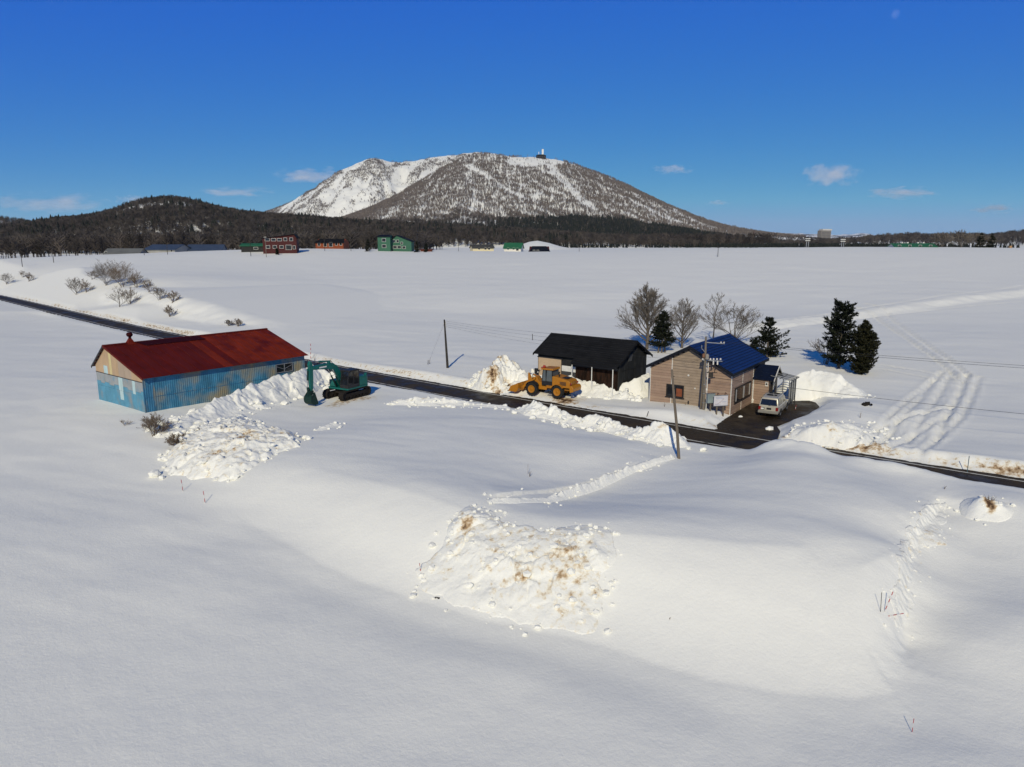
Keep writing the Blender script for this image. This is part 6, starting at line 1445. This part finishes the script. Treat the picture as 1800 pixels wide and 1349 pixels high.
def clod(px, py, r, label, seed):
    rng = random.Random(seed); p = gpt(px, py); mb = MB()
    for k in range(4): mb.lump((rng.gauss(0, r*.6), rng.gauss(0, r*.5), r*.3), r*rng.uniform(.4, .8), rng)
    tag(mb.build('soil_clod', DIRT, None, tuple(p)), label, 'clod', 'dark soil clods')
clod(1523, 713, .30, 'dark soil clod in the smooth snow right of the driveway', 1); clod(928, 962, .07, 'black clod on the dirty spill', 2); clod(769, 1052, .06, 'small dark clod at the foot of the dirty spill', 3)

# ================================================================ FAR BUILDINGS
MR = mat('far_red_wall', (.055, .008, .008), .8, 0, .1, .3); MO = mat('far_orange_wall', (.20, .045, .012), .8, 0, .1, .3); MG = mat('far_green_wall', (.035, .12, .075), .8, 0, .1, .3)
MC = mat('far_cream_wall', (.62, .55, .36), .8, 0, .1, .3); MWt = mat('far_white_wall', (.66, .63, .56), .8, 0, .08, .3); MGr = mat('far_grey_wall', (.28, .28, .27), .8, 0, .15, .3)
RB = mat('far_black_roof', (.010, .010, .011), .8, 0, .2, .3, spec=.1); RG = mat('far_green_roof', (.015, .11, .05), .7, 0, .2, .3); RGr = mat('far_grey_roof', (.05, .05, .045), .8, 0, .2, .3); RBl = mat('far_blue_roof', (.035, .055, .10), .7, 0, .2, .3); RN = mat('far_navy_roof', (.008, .010, .018), .8, 0, .2, .3, spec=.1)
def far_house(name, label, px0, px1, ytop, Y, wall, roof, rz=0.0, depth=7.0, rise=1.6, wins=(), sink=.6, over=.5, ridge='x', hip=0.0, cat='house', base=None, rx=0.0, winmat=None):
    a = at(px0, ytop, Y); b = at(px1, ytop, Y); cx = (a.x+b.x)/2; w = (b.x-a.x)*math.cos(rz); ztop = a.z
    zb = (gz(cx, Y) if base is None else base)-sink
    t = thing(name, label, cat, (cx, Y, zb), rz, 'far buildings along the field crest'); h = ztop-zb; he = h-rise
    W2 = w/2-over; D2 = depth/2
    if ridge == 'x':
        MB().prism([(-D2, 0), (D2, 0), (D2, he), (0, h-.15), (-D2, he)], -W2, W2, 'x').build('wall', wall, t)
        for s_ in (-1, 1): MB().hexa([(-w/2, s_*(D2+over), he-rise*over/D2), (w/2, s_*(D2+over), he-rise*over/D2), (w/2-hip, 0, h-.12), (-w/2+hip, 0, h-.12)], [(-w/2, s_*(D2+over), he-rise*over/D2+.2), (w/2, s_*(D2+over), he-rise*over/D2+.2), (w/2-hip, 0, h), (-w/2+hip, 0, h)]).build('roof', roof, t)
    else:
        rxx = rx*w/2
        MB().prism([(-W2, 0), (W2, 0), (W2, he), (rxx, h-.15), (-W2, he)], -D2, D2, 'y').build('wall', wall, t)
        for s_ in (-1, 1): MB().hexa([(s_*w/2, -D2-over, he-.15), (rxx, -D2-over, h-.12), (rxx, D2+over, h-.12), (s_*w/2, D2+over, he-.15)], [(s_*w/2, -D2-over, he+.1), (rxx, -D2-over, h+.05), (rxx, D2+over, h+.05), (s_*w/2, D2+over, he+.1)]).build('roof', roof, t)
    for (fx, fz, ww, wh) in wins:
        x = fx*W2; z = fz*h; wd = MB().box(x-ww/2-.08, x+ww/2+.08, -D2-.06, -D2-.01, z-wh/2-.08, z+wh/2+.08).build('window', WHITE, t)
        MB().box(x-ww/2, x+ww/2, -D2-.08, -D2-.061, z-wh/2, z+wh/2).build('pane', winmat or GLASS, wd)
    return t
hr = far_house('far_house', 'dark red two-storey house with black mono roof on the crest', 462, 524, 412, 285, MR, RB, .18, 8, 1.6, [(-.72, .72, 1.6, .9), (-.35, .72, 1.6, .9), (0, .72, 1.6, .9), (.35, .74, 1.1, 1.1), (.7, .74, 1.1, 1.1), (-.7, .36, 1.3, 1.1), (-.3, .36, 1.3, 1.1), (.1, .36, 1.3, 1.0), (.52, .34, 2.0, 1.7), (.85, .34, .9, 1.2)], ridge='y', rx=.80)
far_house('far_house', 'orange log cottage with long black roof on the crest', 557, 611, 420, 330, MO, RB, -.1, 8, 1.7, [(-.75, .5, 1.0, 1.2), (-.3, .5, 1.3, 1.8), (.1, .5, 1.6, 1.9), (.5, .55, 1.0, 1.2), (.82, .55, 1.0, 1.2)], hip=1.2)
far_house('far_house', 'green two-storey house with dark hipped roof on the crest', 664, 690, 413, 308, MG, RN, 0, 7, .8, [(0, .70, 1.5, 1.3), (0, .36, 1.6, 1.2)], hip=1.0)
far_house('far_house_wing', 'green gabled wing with sloping roof beside the hipped green house', 686, 727, 414, 312, MG, RN, 0, 8, 2.6, [(-.62, .66, .9, 1.0), (-.28, .66, .9, 1.0), (.1, .55, .8, .8), (-.55, .32, 1.5, 1.0), (-.15, .32, 1.5, 1.0), (.3, .30, 1.2, 1.0)], ridge='y', rx=-.35)
far_house('far_house', 'small cream cottage with grey roof right of the green house', 826, 868, 430, 375, MC, RGr, .25, 7, 1.7, [(.2, .55, 1.0, 1.0), (.55, .55, 1.0, 1.0), (-.4, .55, .9, .9)], sink=1.2)
far_house('far_house', 'white cottage with steep green roof on the crest', 886, 920, 427, 372, MWt, RG, -.2, 7, 2.6, [(-.5, .45, .9, .9), (.15, .45, .9, .9), (.6, .40, 1.3, 1.4)], sink=1.0)
far_house('far_house', 'dark red A-frame cottage with navy roof at the crest', 929, 967, 433, 352, MR, RN, .05, 7, 2.6, [(-.6, .35, .9, .9), (-.2, .35, .9, .9)], sink=1.0, hip=1.8)
far_house('far_shed', 'low green-roofed shed left of the red house', 425, 468, 428, 292, mat('far_black_wall', (.015, .016, .016), .8), RG, .1, 6, 1.0, [(.3, .5, 1.6, .8)], cat='shed')
far_house('far_shed', 'long grey gabled farm shed at the left edge of the crest', 190, 252, 437, 318, MGr, mat('far_dull_roof', (.13, .135, .13), .8, 0, .15, .3), .1, 9, 2.0, [(-.9, .5, .8, .8)], cat='shed', sink=1.0)
far_house('far_shed', 'grey farm shed with a blue-grey roof beside the long grey one', 262, 330, 430, 328, MGr, RBl, -.25, 12, 2.2, [(.8, .4, .9, .9)], cat='shed', sink=1.0)
far_house('far_shed', 'blue-roofed farm shed left of the low green shed', 332, 394, 430, 335, MGr, RBl, .15, 11, 2.6, [], cat='shed', sink=1.5)
far_house('far_shed', 'small orange shed right of the green house', 738, 761, 438, 316, MO, mat('far_rust_roof', (.12, .03, .012), .8), 0, 4, .5, [], cat='shed')
far_house('far_house', 'long green-roofed white building on the right horizon', 1566, 1640, 428, 330, MWt, RG, -.05, 8, 1.6, [(-.8, .45, 1.2, .9), (-.3, .45, 1.2, .9), (.2, .45, 1.2, .9), (.7, .45, 1.2, .9)], sink=.6)
for i, px in enumerate((1585, 1595, 1613, 1623)):
    q = at(px, 430, 331); tag(MB().box(-.3, .3, -.3, .3, -1.0, 1.0).build('roof_chimney', WHITE, None, (q.x, 331, q.z)), ['leftmost', 'second', 'third', 'rightmost'][i]+' white vent on the long green roof', 'chimney', 'vents on the green roof')
far_house('far_shed', 'low brown log pile wall under snow at the right horizon', 1700, 1767, 436, 322, mat('far_brown_wall', (.20, .11, .055), .85, 0, .2, .6), mat('far_snow_roof', (.80, .79, .74), .8), 0, 3, .25, [], cat='shed')
q = at(1776, 433, 320); tag(MB().box(-.45, .45, -.45, .45, -2.2, 0).box(-.55, .55, -.55, .55, 0, .15).build('brick_chimney', mat('far_tan', (.38, .22, .10), .8), None, (q.x, 320, q.z)), 'lone tan chimney at the right horizon', 'chimney')
# tall hotel block far away
q = at(1448, 427, 3900); q0 = at(1437, 427, 3900); tw2 = q.x-q0.x
Ht_ = at(1448, 403, 3900).z
T_ = thing('tower_block', 'tall grey hotel tower block far away on the horizon', 'building', (q.x, 3900, 0), .3)
MB().box(-tw2, tw2*.9, -14, 14, 0, Ht_-8).build('wall', mat('tower_grey', (.20, .185, .165), .8, 0, .1, .05), T_); MB().box(-tw2*.75, tw2*1.0, -15, 15, Ht_-7.9, Ht_).build('roof_block', mat('tower_light', (.50, .49, .46), .8, 0, .05, .05), T_)
for r_ in range(9):
    for c_ in range(7):
        MB().box(-tw2*.86+c_*tw2*.25, -tw2*.86+c_*tw2*.25+tw2*.13, -14.5, -14.05, 8+r_*(Ht_-20)/9, 8+r_*(Ht_-20)/9+4.2).build('window', mat('tower_window', (.05, .05, .06), .4), T_)
# summit station with mast
q = at(951, 280, 4160); zq = float(mt_front.z(np.array([q.x]), np.array([4160.]))[0])
SM = thing('summit_station', 'dark summit building with white mast on the dome-shaped mountain', 'building', (q.x, 4160, zq-3))
MB().box(-27, 27, -8, 8, 0, 20).build('wall', RB, SM); MB().box(-20, 18, -9, 9, 20.1, 23).build('roof', RB, SM); MB().box(4, 14, -5, 5, 23.1, 52).build('mast', WHITE, SM); MB().box(-14, -11, -2, 2, 23.1, 38).build('antenna', WHITE, SM)
for x in (-18, -6, 6, 18): MB().box(x-3, x+3, -8.5, -8.1, 8, 13).build('window', mat('tower_window', (.05, .05, .06), .4), SM)
q = at(1325, 414, 2500); tag(MB().tube([(0, 0, -30), (0, 0, 20)], [2.2, 1.5], 8).build('radio_mast', mat('mast_brown', (.09, .05, .045), .8), None, (q.x, 2500, q.z)), 'thin dark mast on the wooded slope end', 'mast')
# paired posts with snow-topped crossbeams on the right crest
for i, (px, yt, lab) in enumerate([(1420, 420, 'paired posts with snow-topped crossbeams left of the tower block'), (1482, 421, 'paired posts with snowy beams just right of the tower block')]):
    Y = 330; q = at(px, yt, Y); zb = gz(q.x, Y)-.4; F_ = thing('lift_frame', lab, 'frame', (q.x, Y, zb), 0, 'post frames on the right crest'); h = q.z-zb
    for x in (-.45, .45): MB().box(x-.13, x+.13, -.13, .13, 0, h-.1).build('post', STEEL, F_)
    for z in (h-.15, h-1.0): MB().box(-1.1, 1.1, -.25, .25, z-.22, z).build('beam', POLED, F_); MB().box(-1.1, 1.1, -.25, .25, z+.004, z+.25).build('snow_cap', WHITE, F_)
# poles along the crest
for i, (px, y0, y1, Y, lab) in enumerate([(39, 447, 466, 250, 'short thin pole at the left edge of the far field'), (94, 424, 458, 262, 'tall thin pole before the birch wood'), (254, 437, 453, 285, 'short pole before the long grey shed'), (295, 427, 452, 285, 'tall pole before the blue-grey shed roof'), (441, 420, 450, 268, 'thin pole before the low green shed'), (468, 415, 450, 265, 'white-topped pole before the red house'),
      (571, 420, 442, 295, 'left of two poles before the orange cottage'), (617, 421, 441, 300, 'pole at the right end of the orange cottage'), (806, 430, 446, 330, 'thin pole between the orange shed and cream cottage'), (1018, 430, 443, 330, 'short pole right of the A-frame'), (1262, 433, 446, 250, 'short pole on the right snow field crest')]):
    q1 = at(px, y0, Y); q0 = at(px, y1, Y); zb = min(q0.z, gz(q0.x, Y))-.2
    P_ = thing('far_pole', lab, 'pole', (q0.x, Y, zb), 0, 'far poles along the crest'); h = q1.z-zb
    MB().tube([(0, 0, 0), (0, 0, h)], [.11, .08], 6).build('pole', POLED if i != 5 else POLEC, P_); MB().box(-.5, .5, -.05, .05, h-.5, h-.4).build('crossarm', POLED if i != 5 else WHITE, P_)

# ================================================================ MOON AND CLOUDS
dm = ray(1574, 25); dm = dm/np.linalg.norm(dm); D_ = 60000.0
mm, nt, p_ = nodes_of('moon_surface'); N = nt.nodes; N.remove(p_)
df = N.new('ShaderNodeBsdfDiffuse'); tr_ = N.new('ShaderNodeBsdfTransparent'); ad_ = N.new('ShaderNodeAddShader'); nz = N.new('ShaderNodeTexNoise'); tc = N.new('ShaderNodeTexCoord'); rp = N.new('ShaderNodeValToRGB')
nz.inputs['Scale'].default_value = .006; nz.inputs['Detail'].default_value = 3; rp.color_ramp.elements[0].position = .4; rp.color_ramp.elements[0].color = (.018, .018, .018, 1); rp.color_ramp.elements[1].position = .6; rp.color_ramp.elements[1].color = (.055, .055, .055, 1)
nt.links.new(tc.outputs['Object'], nz.inputs[0]); nt.links.new(nz.outputs[0], rp.inputs[0]); nt.links.new(rp.outputs[0], df.inputs[0]); nt.links.new(df.outputs[0], ad_.inputs[0]); nt.links.new(tr_.outputs[0], ad_.inputs[1]); nt.links.new(ad_.outputs[0], N['Material Output'].inputs[0])
mb = MB(); mb.lathe([(max(1, 275*math.sin(math.pi*k/24)), -275*math.cos(math.pi*k/24)) for k in range(25)], 40)
tag(mb.build('moon', mm, None, (dm[0]*D_, dm[1]*D_, CAM_H+dm[2]*D_), smooth=True), 'faint pale daytime moon high in the blue sky', 'moon')

def cloud_material(name, dens, seed):
    m = bpy.data.materials.new(name); m.use_nodes = True; nt = m.node_tree; N = nt.nodes; L = nt.links; N.remove(N['Principled BSDF'])
    v = N.new('ShaderNodeVolumePrincipled'); v.inputs['Color'].default_value = (.93, .93, .95, 1); v.inputs['Anisotropy'].default_value = 0.0
    tc = N.new('ShaderNodeTexCoord'); ln = N.new('ShaderNodeVectorMath'); ln.operation = 'LENGTH'; L.new(tc.outputs['Object'], ln.inputs[0])
    mp = N.new('ShaderNodeMapping'); mp.inputs['Location'].default_value = (seed*3.1, seed, 0); mp.inputs['Scale'].default_value = (1, .6, .55); L.new(tc.outputs['Object'], mp.inputs[0])
    nz = N.new('ShaderNodeTexNoise'); nz.inputs['Scale'].default_value = 2.6; nz.inputs['Detail'].default_value = 5; L.new(mp.outputs[0], nz.inputs['Vector'])
    a = N.new('ShaderNodeMath'); a.operation = 'MULTIPLY_ADD'; L.new(nz.outputs[0], a.inputs[0]); a.inputs[1].default_value = 2.6; a.inputs[2].default_value = -.62
    b = N.new('ShaderNodeMath'); b.operation = 'SUBTRACT'; L.new(a.outputs[0], b.inputs[0]); L.new(ln.outputs['Value'], b.inputs[1])
    c = N.new('ShaderNodeMath'); c.operation = 'MULTIPLY'; c.use_clamp = False; L.new(b.outputs[0], c.inputs[0]); c.inputs[1].default_value = dens
    d = N.new('ShaderNodeMath'); d.operation = 'MAXIMUM'; L.new(c.outputs[0], d.inputs[0]); d.inputs[1].default_value = 0
    L.new(d.outputs[0], v.inputs['Density']); L.new(v.outputs[0], N['Material Output'].inputs['Volume']); return m
for i, (px, py, w, h, k, lab) in enumerate([(1461, 308, 92, 36, 1.0, 'small bright cloud above the tower block'), (1592, 339, 120, 18, .8, 'thin long cloud low on the right'), (1749, 367, 80, 15, .7, 'small thin cloud at the right edge'), (1184, 298, 66, 14, .6, 'small faint cloud right of the summit'),
        (545, 309, 120, 26, .8, 'pale cloud left of the twin peaks'), (80, 358, 190, 34, .7, 'long pale cloud low at the left edge'), (410, 338, 140, 16, .6, 'thin pale cloud above the left hill'), (235, 352, 56, 18, .5, 'small pale cloud over the left hill shoulder'), (1262, 357, 40, 10, .4, 'tiny faint cloud above the mountain foot')]):
    D_ = 1000*FOC/max(30, 428-py+h/2)*1.45; q = at(px, py, D_); sx = w/2/FOC*D_; sz = h/2/FOC*D_
    mb = MB(); mb.lathe([(max(.01, math.sin(math.pi*j/16)), -math.cos(math.pi*j/16)) for j in range(17)], 24)
    o = mb.build('cloud', cloud_material('cloud_volume_%d' % i, k*.95/(sz*1.0), i+1), None, (q.x, D_, q.z)); o.scale = (sx*1.25, sz*2.2, sz*1.35)
    tag(o, lab, 'cloud', 'small clouds low in the sky')

# ================================================================ AIR: a thin haze that fades the far range
hz = MB().box(-29500, 29500, -29500, 29500, -16, 930).build('haze', None)
hm = bpy.data.materials.new('thin_air'); hm.use_nodes = True; _n = hm.node_tree.nodes; _n.remove(_n['Principled BSDF'])
_v = _n.new('ShaderNodeVolumePrincipled'); _v.inputs['Color'].default_value = (.80, .88, 1.0, 1); _v.inputs['Density'].default_value = 1.1e-5
hm.node_tree.links.new(_v.outputs[0], _n['Material Output'].inputs['Volume']); hz.data.materials.append(hm)
tag(hz, 'thin bluish air that pales the far range', 'haze', kind='stuff')
